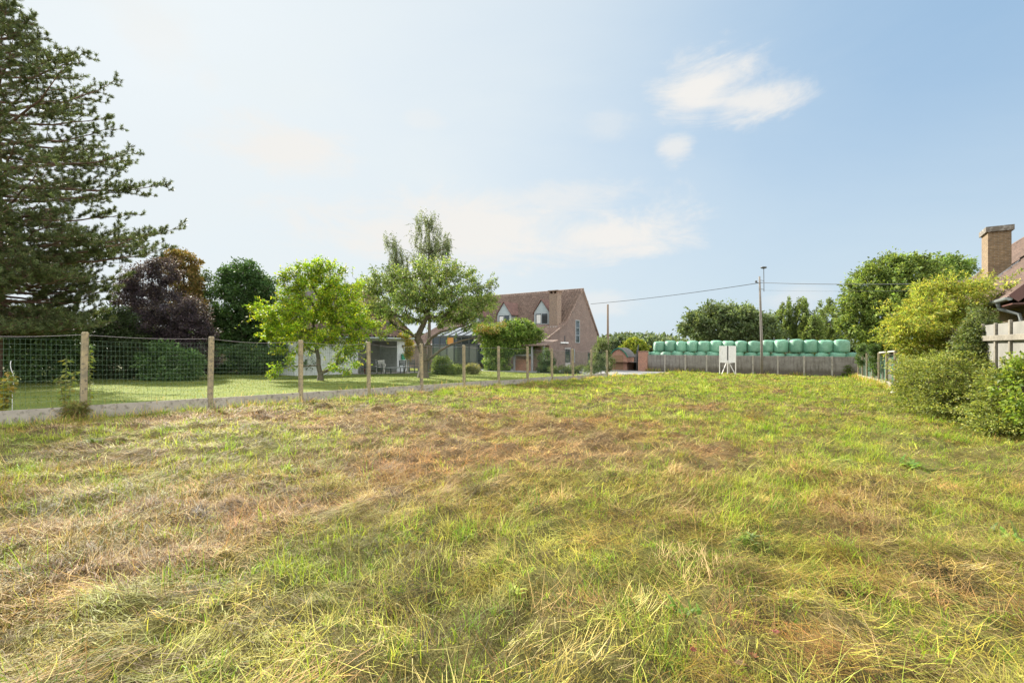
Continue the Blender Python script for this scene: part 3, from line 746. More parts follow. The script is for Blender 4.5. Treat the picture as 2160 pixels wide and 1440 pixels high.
tree('lime_tree', 'big rounded light green tree behind the boundary fence on the right', 'tree', gpt(1890, Y),
     px_lobes(Y, [(1885, 590, 66, 46), (1835, 620, 45, 40), (1930, 600, 60, 50), (1870, 650, 90, 50), (1825, 680, 46, 36), (1940, 660, 60, 50), (1890, 705, 100, 30), (1905, 560, 40, 18), (1845, 580, 20, 14), (1800, 640, 16, 14)]), 430, 52, .72, (.36, .21),
     [(.165, .22, .055), (.13, .185, .05), (.20, .25, .065), (.10, .15, .045)], trad=.4, cjit=.36, shell=.72, spiky=.1, sprays=(200, 1.7, 18))
tree('oak_tree', 'smaller tree crown showing right behind the big rounded tree', 'tree', gpt(2000, 63),
     px_lobes(63, [(1995, 570, 36, 28), (2022, 565, 22, 16), (1985, 610, 45, 40), (2000, 660, 50, 40)]), 230, 40, .75, (.34, .2),
     [(.14, .21, .06), (.17, .23, .065), (.11, .17, .05)], trad=.3, cjit=.3, shell=.7, spiky=.1, sprays=(80, 1.6, 18))
tree('golden_shrub', 'yellow green bushy shrub behind the black gate', 'shrub', gpt(1337, 60),
     px_lobes(60, [(1340, 733, 22, 16), (1320, 738, 14, 10), (1355, 735, 10, 12), (1338, 722, 12, 8)]), 110, 36, .42, (.22, .14), [(.20, .25, .035), (.15, .21, .035), (.28, .28, .05)], trad=.08, zmin=.1)

# wooded hill in the distance
def forest(name, label, px0, px1, prof, Yc, dep, nclump, pal, cr, lf):
    cs = []
    for _ in range(nclump):
        px = rng.uniform(px0, px1); YY = Yc+rng.uniform(-dep, dep); top = np.interp(px, [p for p, _ in prof], [q for _, q in prof])
        zt = at(px, top, Yc)[2]; x = (px-1080)/FPX*YY; z0 = float(gz(x, YY))-.3
        cs.append((x, YY, z0+(zt-z0)*(rng.random()**.45)*(1-.25*abs(YY-Yc)/dep)))
    cs = np.array(cs); lp = 26; n = nclump*lp; ci = np.repeat(np.arange(nclump), lp)
    P = cs[ci]+unit(n)*cr*(rng.random(n)**.5)[:, None]*np.array([1, 1, .8])
    Cl = pick(np.array(pal), n, .1)*(1+.2*rng.standard_normal(nclump)).clip(.6, 1.5)[ci][:, None]
    V, F, C = leaf_mesh(P, unit(n)+np.array([0, 0, .2]), lf*rng.uniform(.7, 1.3, n), lf*.65*rng.uniform(.7, 1.3, n), Cl)
    tag(mesh_np(name, V, F, M['leaf'], C=C), label, 'wood', kind='stuff')
forest('far_wood', 'pale wooded rise far behind the gate and bales', 1200, 1480, [(1200, 722), (1290, 712), (1330, 707), (1370, 709), (1410, 713), (1440, 722), (1480, 730)], 190, 14, 900, [(.12, .165, .085), (.15, .19, .10), (.10, .14, .075)], 2.0, 1.5)
forest('hedgerow', 'low dark hedgerow along the far edge of the fields', 1400, 2150, [(1400, 733), (1600, 728), (1650, 733), (1900, 722), (2150, 710)], 100, 5, 900, [(.08, .12, .045), (.10, .14, .05)], 1.0, .75)
forest('distant_hedge', 'dark line of bushes beyond the houses on the left', -250, 900, [(-250, 690), (300, 690), (640, 700), (900, 712)], 75, 6, 1100, [(.05, .085, .03), (.07, .105, .04)], 1.2, .7)

# ---------------------------------------------------------------- left mesh fence
def mesh_fence(name, label, p_of_k, ks, post_h, mesh_lo, mesh_hi, plinth_h, inner, grp=None, post_w=.115, wires=True):
    """posts at p_of_k(k), plinth and mesh between them"""
    o = p_of_k(ks[0]); t = thing(name, label, 'fence', o)
    O = Vector(o)
    for k in ks:
        p = Vector(p_of_k(k))-O; nx = Vector(p_of_k(k+1))-O; d = (nx-p); ang = math.atan2(d.y, d.x)
        mb = MB(); ln = rng.normal(0, .013, 2)
        w = post_w; h = post_h+rng.normal(0, .012)
        c8 = []
        prof = [(w/2, -.3), (w/2, h-.03), (w/2-.022, h)]
        ch = .018
        vs = []; fs = []
        for hw, z in prof:
            for sx, sy in ((-1, -.7), (-.7, -1), (.7, -1), (1, -.7), (1, .7), (.7, 1), (-.7, 1), (-1, .7)):
                q = Matrix.Rotation(ang, 3, 'Z') @ Vector((sx*hw, sy*hw, 0)); vs.append((p.x+q.x+ln[0]*z, p.y+q.y+ln[1]*z, p.z+z))
        for i in range(2):
            for j in range(8): fs.append((i*8+j, i*8+(j+1) % 8, (i+1)*8+(j+1) % 8, (i+1)*8+j))
        fs.append(tuple(range(16, 24)))
        mb.quadmesh(vs, fs); mb.build('post', M['concrete_post'], t)
        if k == ks[-1]: break
        u = d.normalized(); s0 = post_w/2-.02
        a = p+u*s0; b = nx-u*s0
        mb = MB(); dz = rng.normal(0, .008)
        mb.bar(a+Vector((0, 0, plinth_h/2-.12+dz)), b+Vector((0, 0, plinth_h/2-.12+dz)), .045, plinth_h+.24)
        mb.build('plinth', M['concrete_plinth'], t)
        if wires:
            mb = MB(); n = int((b-a).length/.076); off = Vector((-u.y, u.x, 0))*inner
            hs = [mesh_lo+(mesh_hi-mesh_lo)*i/13 for i in range(14)]
            bow = rng.uniform(-.02, .03)
            for i in range(1, n):
                q = a+(b-a)*(i/n)+off; mb.bar(q+Vector((0, 0, mesh_lo)), q+Vector((0, 0, mesh_hi-bow*math.sin(math.pi*i/n))), .0024)
            for j, hh in enumerate(hs):
                m = 6; sg = bow*(hh-mesh_lo)/(mesh_hi-mesh_lo)
                for i in range(m):
                    q0 = a+(b-a)*(i/m)+off; q1 = a+(b-a)*((i+1)/m)+off
                    mb.bar(q0+Vector((0, 0, hh-sg*math.sin(math.pi*i/m))), q1+Vector((0, 0, hh-sg*math.sin(math.pi*(i+1)/m))), .0032)
            mb.build('wire_mesh', M['wire'], t)
            mb = MB(); m = 10; sag = rng.uniform(.03, .10)
            pts = [a+(b-a)*(i/m)+off+Vector((0, 0, post_h-.07-sag*math.sin(math.pi*i/m))) for i in range(m+1)]
            mb.tube(pts, .0045, 5); mb.build('top_wire', M['topwire'], t)
    return t
FB = -13.61
def left_post(k):
    b = 3.07+2.526*k; x, y = plot(FB, b); return (x, y, float(gzb(b)))
mesh_fence('mesh_fence', 'green wire mesh fence on mossy concrete posts along the left of the field', left_post, list(range(-2, 12)), 1.89, .30, 1.70, .27, .05)
def right_post(k):
    f = k*2.53/18.56; a = 1.97+(.53-1.97)*f; b = 29.5+(48-29.5)*f; x, y = plot(a, b); return (x, y, float(gzb(b)))
mesh_fence('boundary_fence', 'overgrown concrete post and wire fence running to the far wall on the right', right_post, list(range(-2, 7)), 1.85, .34, 1.65, .32, -.03)
# boards screening that fence
M['screen'] = mottled('green_screen_net', (.06, .20, .13), (.10, .28, .2), 6, .7)
M['board_grey'] = mottled('weathered_board', (.17, .15, .125), (.27, .245, .205), 3, .9, (.12, .10, .08), 12, .3, .01, stretch=(6, 6, .8))
t = thing('screen_panel', 'green and grey boarded screen behind the right boundary fence', 'screen', right_post(0))
O = np.array(right_post(0)); ud = np.array(right_post(1))-O; ud /= np.linalg.norm(ud); nd = np.array([ud[1], -ud[0], 0])
s = -.5
while s < 15:
    wd = rng.uniform(.18, .34); p = ud*(s+wd/2)+nd*.28; h = rng.uniform(1.4, 1.75)
    net = rng.random() < .45
    MB().box((p[0], p[1], p[2]+h/2+.05), (wd*.9, .03, h), math.atan2(ud[1], ud[0])).build('net_panel' if net else 'board', M['screen' if net else 'board_grey'], t); s += wd*1.15
MB().bar(Vector(ud*(-.2)+np.array([0, 0, 1.88])-nd*.05), Vector(ud*4.6+np.array([0, 0, 1.86])-nd*.05), .05, .07).build('rail', mottled('pale_rail', (.4, .37, .32), (.5, .46, .4), 3), t)

# ---------------------------------------------------------------- far wall, bales, sign, poles
def wallmat():
    m, nt, bs, out = newmat('stained_concrete'); v = coord(nt)
    def st(sc): 
        mp = N(nt, 'ShaderNodeMapping'); mp.inputs['Scale'].default_value = sc; nt.links.new(v, mp.inputs[0]); return mp.outputs[0]
    n1 = noise(nt, st((1, 1, 1.8)), 1.3, 6, .65); n2 = noise(nt, st((3.5, 1, .5)), 1.6, 5, .6); n3 = noise(nt, v, 14, 4, .7)
    c = ramp(nt, n1, [(.3, (.16, .148, .13)), (.7, (.265, .25, .23))])
    c = mixc(nt, ramp(nt, n2, [(.48, (0, 0, 0)), (.68, (.75, .75, .75))]), c, (.10, .092, .078))
    c = mixc(nt, ramp(nt, n3, [(.55, (0, 0, 0)), (.7, (.6, .6, .6))]), c, (.36, .35, .32))
    s_ = N(nt, 'ShaderNodeSeparateXYZ'); nt.links.new(v, s_.inputs[0])
    mr = N(nt, 'ShaderNodeMapRange'); mr.inputs[1].default_value = .12; mr.inputs[2].default_value = .5; mr.inputs[3].default_value = .75; mr.inputs[4].default_value = 0
    ad = N(nt, 'ShaderNodeMath', operation='MULTIPLY_ADD'); nt.links.new(n2, ad.inputs[0]); ad.inputs[1].default_value = -.5; nt.links.new(s_.outputs[2], ad.inputs[2])
    nt.links.new(ad.outputs[0], mr.inputs[0])
    c = mixc(nt, mr.outputs[0], c, (.085, .07, .05))
    nt.links.new(c, bs.inputs['Base Color']); bs.inputs['Roughness'].default_value = .95; bump(nt, bs, n3, .5, .012); return m
M['wall_concrete'] = wallmat()
M['wall_post'] = mottled('pale_concrete', (.30, .28, .24), (.42, .39, .34), 2, .95, (.2, .18, .15), 8, .4, .01)
WB = 46.4
def panel_wall(name, label, a0, n, step, b, h, courses):
    t = plot_thing(name, label, 'wall', a0, b)
    for i in range(n+1):
        mb = MB(); mb.b2(i*step-.07, i*step+.07, -.075, .075, -.2, h+.02); mb.build('post', M['wall_post'], t, bevel=.01)
        if i < n:
            mb = MB(); hh = h/courses
            for j in range(courses):
                y = rng.uniform(-.006, .006); mb.b2(i*step+.072, (i+1)*step-.072, -.03+y, .03+y, j*hh+.006-(.15 if j == 0 else 0), (j+1)*hh-.006)
            mb.b2(i*step+.071, (i+1)*step-.071, -.018, .018, -.1, h-.02)
            mb.build('panel', M['wall_concrete'], t, bevel=.008)
    return t
panel_wall('concrete_wall', 'long grey concrete panel wall across the far end of the field', -16.35, 9, 1.93, WB, 1.64, 4)
sheet('yard_slab', -22, 3.5, WB+.12, 60, .86, mottled('silage_yard', (.2, .19, .17), (.28, .27, .24), 2), (6, 6))
def bale_mat():
    m, nt, bs, out = newmat('bale_wrap')
    v = coord(nt); n1 = noise(nt, v, 3, 5, .6); mp = N(nt, 'ShaderNodeMapping'); mp.inputs['Scale'].default_value = (1, 1, 9); nt.links.new(v, mp.inputs[0])
    n2 = noise(nt, mp.outputs[0], 4, 4, .6)
    oi = N(nt, 'ShaderNodeObjectInfo').outputs['Random']
    c = ramp(nt, n1, [(.3, (.115, .29, .185)), (.7, (.18, .38, .262))])
    c = mixc(nt, ramp(nt, n2, [(.5, (0, 0, 0)), (.8, (.35, .35, .35))]), c, (.34, .56, .43))
    hv = N(nt, 'ShaderNodeHueSaturation'); nt.links.new(c, hv.inputs['Color'])
    mr = N(nt, 'ShaderNodeMapRange'); nt.links.new(oi, mr.inputs[0]); mr.inputs[3].default_value = .8; mr.inputs[4].default_value = 1.15
    nt.links.new(mr.outputs[0], hv.inputs['Value'])
    nt.links.new(hv.outputs[0], bs.inputs['Base Color']); bs.inputs['Roughness'].default_value = .38
    bump(nt, bs, n2, .9, .05)
    return m
M['bale'] = bale_mat()
def bale_mesh(seed, r=.57, h=1.06):
    n = 28; prof = [(.0, 0), (.55, 0), (.84, .02), (.95, .09), (1.0, .25), (1.02, .5), (1.0, .75), (.95, .9), (.85, .975), (.55, 1.02), (.0, 1.03)]
    V = []; r2 = np.random.default_rng(seed); ph = r2.uniform(0, 6.28, 4)
    for pr, pz in prof:
        for k in range(n):
            an = 2*math.pi*k/n; w_ = 1+.03*math.sin(2*an+ph[2])*math.sin(3*pz+ph[1])+.026*math.sin(3*an+ph[0])+.02*math.sin(5*an+ph[1]+4*pz)+.012*math.sin(9*an+ph[2])
            V.append((pr*r*w_*math.cos(an), pr*r*w_*math.sin(an), pz*h*(1+.025*math.sin(2*an+ph[3]))))
    m = len(prof); F = [(i*n+k, i*n+(k+1) % n, (i+1)*n+(k+1) % n, (i+1)*n+k) for i in range(m-1) for k in range(n)]
    me = bpy.data.meshes.new('wrapped_bale'); me.from_pydata(V, [], F); me.update(); me.materials.append(M['bale'])
    me.polygons.foreach_set('use_smooth', np.ones(len(me.polygons), dtype=bool)); return me
bms = [bale_mesh(i, h=1.06+.02*i-.03) for i in range(5)]
ORD = ['first', 'second', 'third', 'fourth', 'fifth', 'sixth', 'seventh', 'eighth', 'ninth', 'tenth', 'eleventh', 'twelfth', 'thirteenth', 'fourteenth', 'fifteenth', 'sixteenth', 'seventeenth']
def bale(a, b, z, label, grp):
    o = bpy.data.objects.new('wrapped_bale', bms[int(rng.integers(0, 5))]); link(o); x, y = plot(a, b)
    o.location = (x, y, z); o.rotation_euler = (rng.normal(0, .015), rng.normal(0, .02), rng.uniform(0, 6.28)); s = rng.uniform(.96, 1.04); o.scale = (s, s, rng.uniform(.95, 1.04))
    tag(o, label, 'bale', grp)
BB = 48.0; zl = gzb(BB)+.89
for i in range(17):
    bale(-16.85+1.085*i+rng.normal(0, .02), BB-.15+rng.normal(0, .04), zl, 'green wrapped bale, %s from the left in the lower row behind the wall' % ORD[i], 'lower row of wrapped bales')
for i in range(15):
    bale(-15.5+1.085*i+rng.normal(0, .02), BB+.1+rng.normal(0, .05), zl+1.07, 'green wrapped bale, %s from the left in the upper row on the stack' % ORD[i], 'upper row of wrapped bales')

# estate sign (blank white boards on a braced frame)
M['white'] = mottled('white_paint', (.66, .67, .67), (.76, .77, .77), 2, .5, (.58, .58, .57), 8, .1, .004)
M['white_wood'] = mottled('white_timber', (.58, .57, .55), (.7, .69, .66), 4, .7)
sx, sy = (1535-1080)/FPX*40.4, 40.4
t = thing('sale_sign', 'white two panel sign board on braced white posts before the wall', 'sign', (sx, sy, float(gz(sx, sy))), R(-14))
for s in (-1, 1):
    MB().box((s*.33, .0, 1.74), (.545, .025, 1.42)).build('board', M['white'], t, bevel=.004)
    MB().box((s*.635, .03, 1.22), (.055, .055, 2.46)).build('post', M['white_wood'], t)
    MB().bar((s*.03, .06, 1.2), (s*.55, -.35, 0.0), .05).build('brace', M['white_wood'], t)
    MB().bar((-s*.06, -.12, .95), (s*.34, -.14, .5+.55), .04).build('strut', M['white_wood'], t)
MB().box((0, .06, .6), (.07, .07, 1.25)).build('post', M['white_wood'], t)
MB().box((0, .055, 1.75), (.13, .02, 1.38)).build('back_strip', mottled('dark_gap', (.07, .07, .07), (.1, .1, .1)), t)

M['pole'] = mottled('old_pole', (.16, .145, .13), (.26, .24, .215), 3, .9, (.11, .10, .09), 20, .3, .01, stretch=(5, 5, .5))
M['pole_brown'] = mottled('brown_pole', (.12, .085, .06), (.19, .14, .10), 3, .9, stretch=(5, 5, .5))
M['dark_metal'] = mottled('dark_metal', (.05, .055, .06), (.08, .085, .09), 4, .5, bstr=.05)
px_, Yp = 1607, 40.4
bx, by = (px_-1080)/FPX*Yp, Yp; g0 = float(gz(bx, by))
t = thing('utility_pole', 'tall grey utility pole in front of the wall with a thin lamp mast', 'pole', (bx, by, g0))
top = at(1602, 583, Yp)-np.array([bx, by, g0])
MB().tube([(0, 0, -.2), (-.03, 0, 3), (top[0]*.6, 0, 6), tuple(top)], [.115, .105, .09, .07], 10).build('shaft', M['pole'], t, smooth=True)
la = at(1611, 565, Yp)-np.array([bx, by, g0]); lb = at(1611.5, 615, Yp)-np.array([bx, by, g0])
mb = MB(); mb.tube([lb, la], .028, 6); mb.bar((lb[0], lb[1], lb[2]+.2), (top[0], 0, lb[2]+.25), .03); mb.bar((la[0], la[1], la[2]-1.1), (top[0], 0, top[2]-.3), .03)
o = mb.build('lamp_mast', M['dark_metal'], t)
mb = MB(); mb.lathe([(.05, -.08), (.20, -.03), (.27, .03), (.2, .09), (.05, .12)], la, 14); mb.build('lamp_head', M['dark_metal'], o, smooth=True)
mb = MB(); it = at(1597, 596, Yp)-np.array([bx, by, g0]); mb.bar(it, (top[0], 0, it[2]-.05), .05); mb.lathe([(.03, -.1), (.09, -.06), (.09, .06), (.03, .1)], (it[0]-.08, it[1], it[2]+.08), 10)
mb.build('insulator', M['dark_metal'], t)
MB().lathe([(.13, 0), (.13, .22)], (-.03, 0, 4.0), 10) if False else None
Yq = 44.0; bx2, by2 = (1282-1080)/FPX*Yq, Yq; g2 = float(gz(bx2, by2))
t2 = thing('wooden_pole', 'plain slim brown wooden pole beside the brick house gable', 'pole', (bx2, by2, g2))
zt = at(0, 642, Yq)[2]-g2
MB().tube([(0, 0, -.2), (.01, 0, zt*.5), (0, 0, zt)], [.12, .105, .085], 10).build('shaft', M['pole_brown'], t2, smooth=True)
# cables
def cable(label, p, q, sag, r=.024):
    p = Vector(p); q = Vector(q); pts = []
    for i in range(25):
        f = i/24; v = p.lerp(q, f); v.z -= sag*4*f*(1-f); pts.append(v)
    mb = MB(); mb.tube(pts, r, 5); tag(mb.build('overhead_cable', M['dark_metal']), label, 'cable')
cable('overhead cable dropping from the utility pole to the brick house gable', at(1599, 597, Yp), at(1246, 641, 57), .15, .027)
cable('thicker overhead cable from the utility pole toward the house on the right', at(1603, 596, Yp), at(2065, 596, 27), .12, .022)
cable('faint lower overhead cable crossing before the big rounded tree', at(1605, 612, Yp), at(2045, 610, 27), .1, .007)

# brick pier, gate, shed left of the wall
M['brick_red'] = brickmat('red_brick', (.36, .15, .09), (.28, .11, .07), (.36, .30, .25))
M['brick_pink'] = brickmat('pinkish_brick', (.172, .108, .09), (.112, .07, .06), (.25, .235, .21), (.095, .075, .068), .75)
M['brick_yellow'] = brickmat('yellow_brown_brick', (.21, .146, .078), (.155, .104, .052), (.235, .2, .15), (.12, .09, .065), .5)
M['brick_dark'] = brickmat('dark_brown_brick', (.20, .115, .08), (.15, .085, .06), (.27, .23, .2))
a_ = px_at_b(1357, WB)
t = plot_thing('brick_pier', 'red brick gate pier at the left end of the concrete wall', 'pier', a_, WB)
MB().b2(-.45, .45, -.25, .25, -.1, 1.95).build('shaft', M['brick_red'], t, bevel=.01)
MB().b2(-.49, .49, -.29, .29, 1.953, 2.02).build('cap', M['brick_dark'], t, bevel=.01)
a_ = px_at_b(1344, WB+.3)
t = plot_thing('iron_gate', 'black iron gate leaf standing open beside the brick pier', 'gate', a_, WB+.2)
mb = MB()
mb.bar((0, .0, 0.02), (0, 0, 1.95), .05); mb.bar((-.42, 1.6, .02), (-.42, 1.6, 2.65), .05); mb.bar((0, 0, 1.95), (-.42, 1.6, 2.65), .045); mb.bar((0, 0, .85), (-.42, 1.6, .85), .045); mb.bar((0, 0, .08), (-.42, 1.6, .08), .045)
mb.build('gate_frame', M['dark_metal'], t)
mb = MB()
for i in range(1, 12):
    f = i/12; mb.bar((-.42*f, 1.6*f, .85), (-.42*f, 1.6*f, 1.95+.7*f), .022)
mb.build('bars', M['dark_metal'], t)
mb = MB(); mb.quadmesh([(-.02, .05, .1), (-.41, 1.55, .1), (-.41, 1.55, .83), (-.02, .05, .83), (-.005, .055, .1), (-.395, 1.555, .1), (-.395, 1.555, .83), (-.005, .055, .83)],
                       [(0, 1, 2, 3), (7, 6, 5, 4), (0, 4, 5, 1), (1, 5, 6, 2), (2, 6, 7, 3), (3, 7, 4, 0)]); mb.build('lower_panel', M['dark_metal'], t)
panel_wall('garden_wall', 'short concrete panel wall between the small shed and the gate', px_at_b(1312, 49.5), 1, 1.9, 49.5, 1.72, 4)
# little shed with a curved roof
sa = px_at_b(1309, 47.5); t = plot_thing('garden_shed', 'small red brick shed with curved dark roof and green edge', 'shed', sa, 47.0)
prof = [(-.95, 1.35), (-.75, 1.75), (-.4, 2.1), (0, 2.28), (.4, 2.1), (.75, 1.75), (.95, 1.35)]
mb = MB(); mb.prism([(x, 0, z-.06) for x, z in [(-.9, .0)]+prof+[(.9, .0)]][::-1], (0, 1.9, 0)); mb.build('wall', M['brick_red'], t)
mb = MB()
for (x0, z0), (x1, z1) in zip(prof[:-1], prof[1:]):
    mb.quadmesh([(x0*1.06, -.1, z0), (x1*1.06, -.1, z1), (x1*1.06, 2.05, z1), (x0*1.06, 2.05, z0), (x0*1.06, -.1, z0+.07), (x1*1.06, -.1, z1+.07), (x1*1.06, 2.05, z1+.07), (x0*1.06, 2.05, z0+.07)],
                [(3, 2, 1, 0), (4, 5, 6, 7), (0, 1, 5, 4), (1, 2, 6, 5), (2, 3, 7, 6), (3, 0, 4, 7)])
mb.build('roof', mottled('dark_roof_felt', (.10, .095, .09), (.16, .15, .14), 4), t)
mb = MB()
for (x0, z0), (x1, z1) in zip(prof[:-1], prof[1:]): mb.bar((x0*1.07, -.13, z0+.02), (x1*1.07, -.13, z1+.02), .05, .13)
mb.build('green_edge', mottled('green_paint', (.03, .12, .08), (.04, .16, .1), 4, .5), t)
mb = MB(); mb.b2(-.5, .5, -.03, .02, .0, 1.6); mb.build('door', mottled('brown_door', (.2, .12, .07), (.28, .17, .1), 3, stretch=(6, 1, 1)), t)

# ---------------------------------------------------------------- houses
def tile_mat(name, c0, c1, c2):
    m, nt, bs, out = newmat(name)
    v = coord(nt); n1 = noise(nt, v, 1.1, 5, .6); n2 = noise(nt, v, 9, 3, .7); vo = N(nt, 'ShaderNodeTexVoronoi'); vo.inputs['Scale'].default_value = 4.5; nt.links.new(v, vo.inputs['Vector'])
    c = ramp(nt, n1, [(.3, c0), (.7, c1)])
    c = mixc(nt, ramp(nt, n2, [(.5, (0, 0, 0)), (.7, (.7, .7, .7))]), c, c2)
    sp_ = N(nt, 'ShaderNodeSeparateColor'); nt.links.new(vo.outputs['Color'], sp_.inputs[0])
    c = mixc(nt, .55, c, ramp(nt, sp_.outputs[0], [(.0, (.3, .3, .3)), (1, (.72, .7, .68))]), 'OVERLAY')
    nt.links.new(c, bs.inputs['Base Color']); bs.inputs['Roughness'].default_value = .85; bump(nt, bs, n2, .3, .01); return m
M['tile_brown'] = tile_mat('brown_roof_tiles', (.135, .092, .075), (.195, .14, .115), (.26, .215, .18))
M['tile_red'] = tile_mat('red_roof_tiles', (.10, .066, .052), (.145, .095, .076), (.11, .085, .07))
def tiles(p0, u, v, W, L, name, mat, parent, cw=.33, rl=.42, amp=.09):
    """pantiled roof plane: p0 corner at the eave, u along the eave, v up the slope"""
    p0 = np.array(p0, float); u = np.array(u, float); u /= np.linalg.norm(u); v = np.array(v, float); v /= np.linalg.norm(v); n = np.cross(u, v)
    if n[2] < 0: n = -n
    nc = max(1, round(W/cw)); nr = max(1, round(L/rl)); pr = [(0, 0), (.22, .75), (.42, 1.0), (.62, .75), (.82, 0.05)]
    s = np.array([(i+q)*W/nc for i in range(nc) for q, _ in pr]+[W]); hp = np.array([h for i in range(nc) for _, h in pr]+[0])*amp
    tt = []; st = []
    for j in range(nr): tt += [j*L/nr, (j+.999)*L/nr]; st += [.05, .01]
    tt = np.array(tt); st = np.array(st); jit = rng.normal(0, .006, (len(tt), len(s)))
    V = p0 + s[None, :, None]*u + tt[:, None, None]*v + (hp[None, :]+st[:, None]+jit)[:, :, None]*n
    ii = np.arange(len(tt)*len(s)).reshape(len(tt), len(s))
    F = np.stack([ii[:-1, :-1], ii[:-1, 1:], ii[1:, 1:], ii[1:, :-1]], -1).reshape(-1, 4)
    V = V.reshape(-1, 3); k = len(V)
    und = np.array([p0-n*.06, p0+u*W-n*.06, p0+u*W+v*L-n*.06, p0+v*L-n*.06, p0+n*.003, p0+u*W+n*.003, p0+u*W+v*L+n*.003, p0+v*L+n*.003])
    F = np.concatenate([F, k+np.array([(0, 1, 2, 3), (0, 4, 5, 1), (1, 5, 6, 2), (2, 6, 7, 3), (3, 7, 4, 0)])])
    return mesh_np(name, np.concatenate([V, und]), F, mat, parent)
M['frame_grey'] = mottled('grey_frame', (.30, .34, .36), (.37, .41, .43), 3, .5, bstr=.05)
M['frame_dark'] = mottled('anthracite_frame', (.055, .065, .07), (.08, .09, .095), 3, .4, bstr=.05)
M['slate_board'] = mottled('blue_grey_boards', (.30, .36, .38), (.38, .44, .46), 2, .6, bstr=.1, stretch=(1, 1, 8))
M['glass'] = glassmat('window_glass'); M['glass_pale'] = glassmat('pale_window_glass', (.35, .37, .37), .1)
M['curtain'] = mottled('white_curtain', (.6, .6, .58), (.7, .7, .68), 3)
M['lead'] = mottled('lead_flashing', (.35, .35, .36), (.46, .46, .47), 3, .5)
def window(parent, c, w, h, axis, frame='frame_grey', glass='glass', mull=1, out=.04, trans=0, name='window'):
    """axis 'y-' faces -y, 'x+' faces +x; c is the centre on the wall face"""
    fb = MB(); x, y, z = c; f = .06
    def bx_(u0, u1, z0, z1, o0, o1, b):
        if axis == 'y-': b.b2(x+u0, x+u1, y-o1, y-o0, z+z0, z+z1)
        elif axis == 'x+': b.b2(x+o0, x+o1, y+u0, y+u1, z+z0, z+z1)
    bx_(-w/2, w/2, h/2-f, h/2, 0, out, fb); bx_(-w/2, w/2, -h/2, -h/2+f, 0, out, fb)
    bx_(-w/2, -w/2+f, -h/2+f, h/2-f, 0, out, fb); bx_(w/2-f, w/2, -h/2+f, h/2-f, 0, out, fb)
    for i in range(mull): q = -w/2+w*(i+1)/(mull+1); bx_(q-f/2, q+f/2, -h/2+f, h/2-f, 0, out-.004, fb)
    for i in range(trans): q = -h/2+h*(i+1)/(trans+1); bx_(-w/2+f, w/2-f, q-f/3, q+f/3, 0, out-.008, fb)
    o = fb.build(name, M[frame], parent); gb = MB(); bx_(-w/2+f, w/2-f, -h/2+f, h/2-f, .002, .014, gb); gb.build('pane', M[glass], o)
    return o

# --- brick farmhouse with dormers
H = plot_thing('brick_house', 'pink brick farmhouse with brown tiled roof and three dormers', 'house', -24.7, 40.1)
HL = 19.0; YF, ZE, YK, ZK, YA, ZA, YR, ZR = 0, 2.6, 4.9, 4.7, 8.98, 8.77, 12.9, 3.9
poly = [(0, 0, -.3), (0, YR, -.3), (0, YR, ZR), (0, YA, ZA), (0, YK, ZK), (0, YF, ZE)]
MB().prism(poly, (-.3, 0, 0)).build('gable_wall', M['brick_pink'], H)
MB().prism([(-HL, p[1], p[2]) for p in poly], (-.3, 0, 0)).build('gable_wall', M['brick_pink'], H)
MB().b2(-HL, -.303, 0, .3, -.3, ZE).build('front_wall', M['brick_pink'], H)
MB().b2(-HL, -.303, YR-.3, YR, -.3, ZR).build('rear_wall', M['brick_pink'], H)
ov = .14
tiles((-HL-ov, -.25, ZE-.02), (1, 0, 0), (0, YK, ZK-ZE), HL+2*ov, math.hypot(YK+.25, ZK-ZE)+.05, 'lower_roof', M['tile_brown'], H)
rf = tiles((-HL-ov, YK, ZK+.09), (1, 0, 0), (0, YA-YK, ZA-ZK), HL+2*ov, math.hypot(YA-YK, ZA-ZK), 'roof', M['tile_brown'], H)
tiles((-HL-ov, YR+.3, ZR-.25), (1, 0, 0), (0, YA-YR-.3, ZA-ZR+.25), HL+2*ov, math.hypot(YA-YR-.3, ZA-ZR+.25), 'rear_roof', M['tile_brown'], H)
MB().tube([(-HL-ov-.02, YA, ZA+.12), (ov+.02, YA, ZA+.12)], .13, 10).build('ridge', M['tile_brown'], rf)
# verge tiles on the near gable
mb = MB(); mb.bar((.10, YA, ZA+.04), (.10, YK, ZK+.08), .12, .16); mb.bar((.10, YK-.02, ZK+.05), (.10, -.25, ZE), .12, .16); mb.bar((.10, YA+.02, ZA+.04), (.10, YR+.28, ZR-.2), .12, .16); mb.build('verge', M['tile_brown'], H)
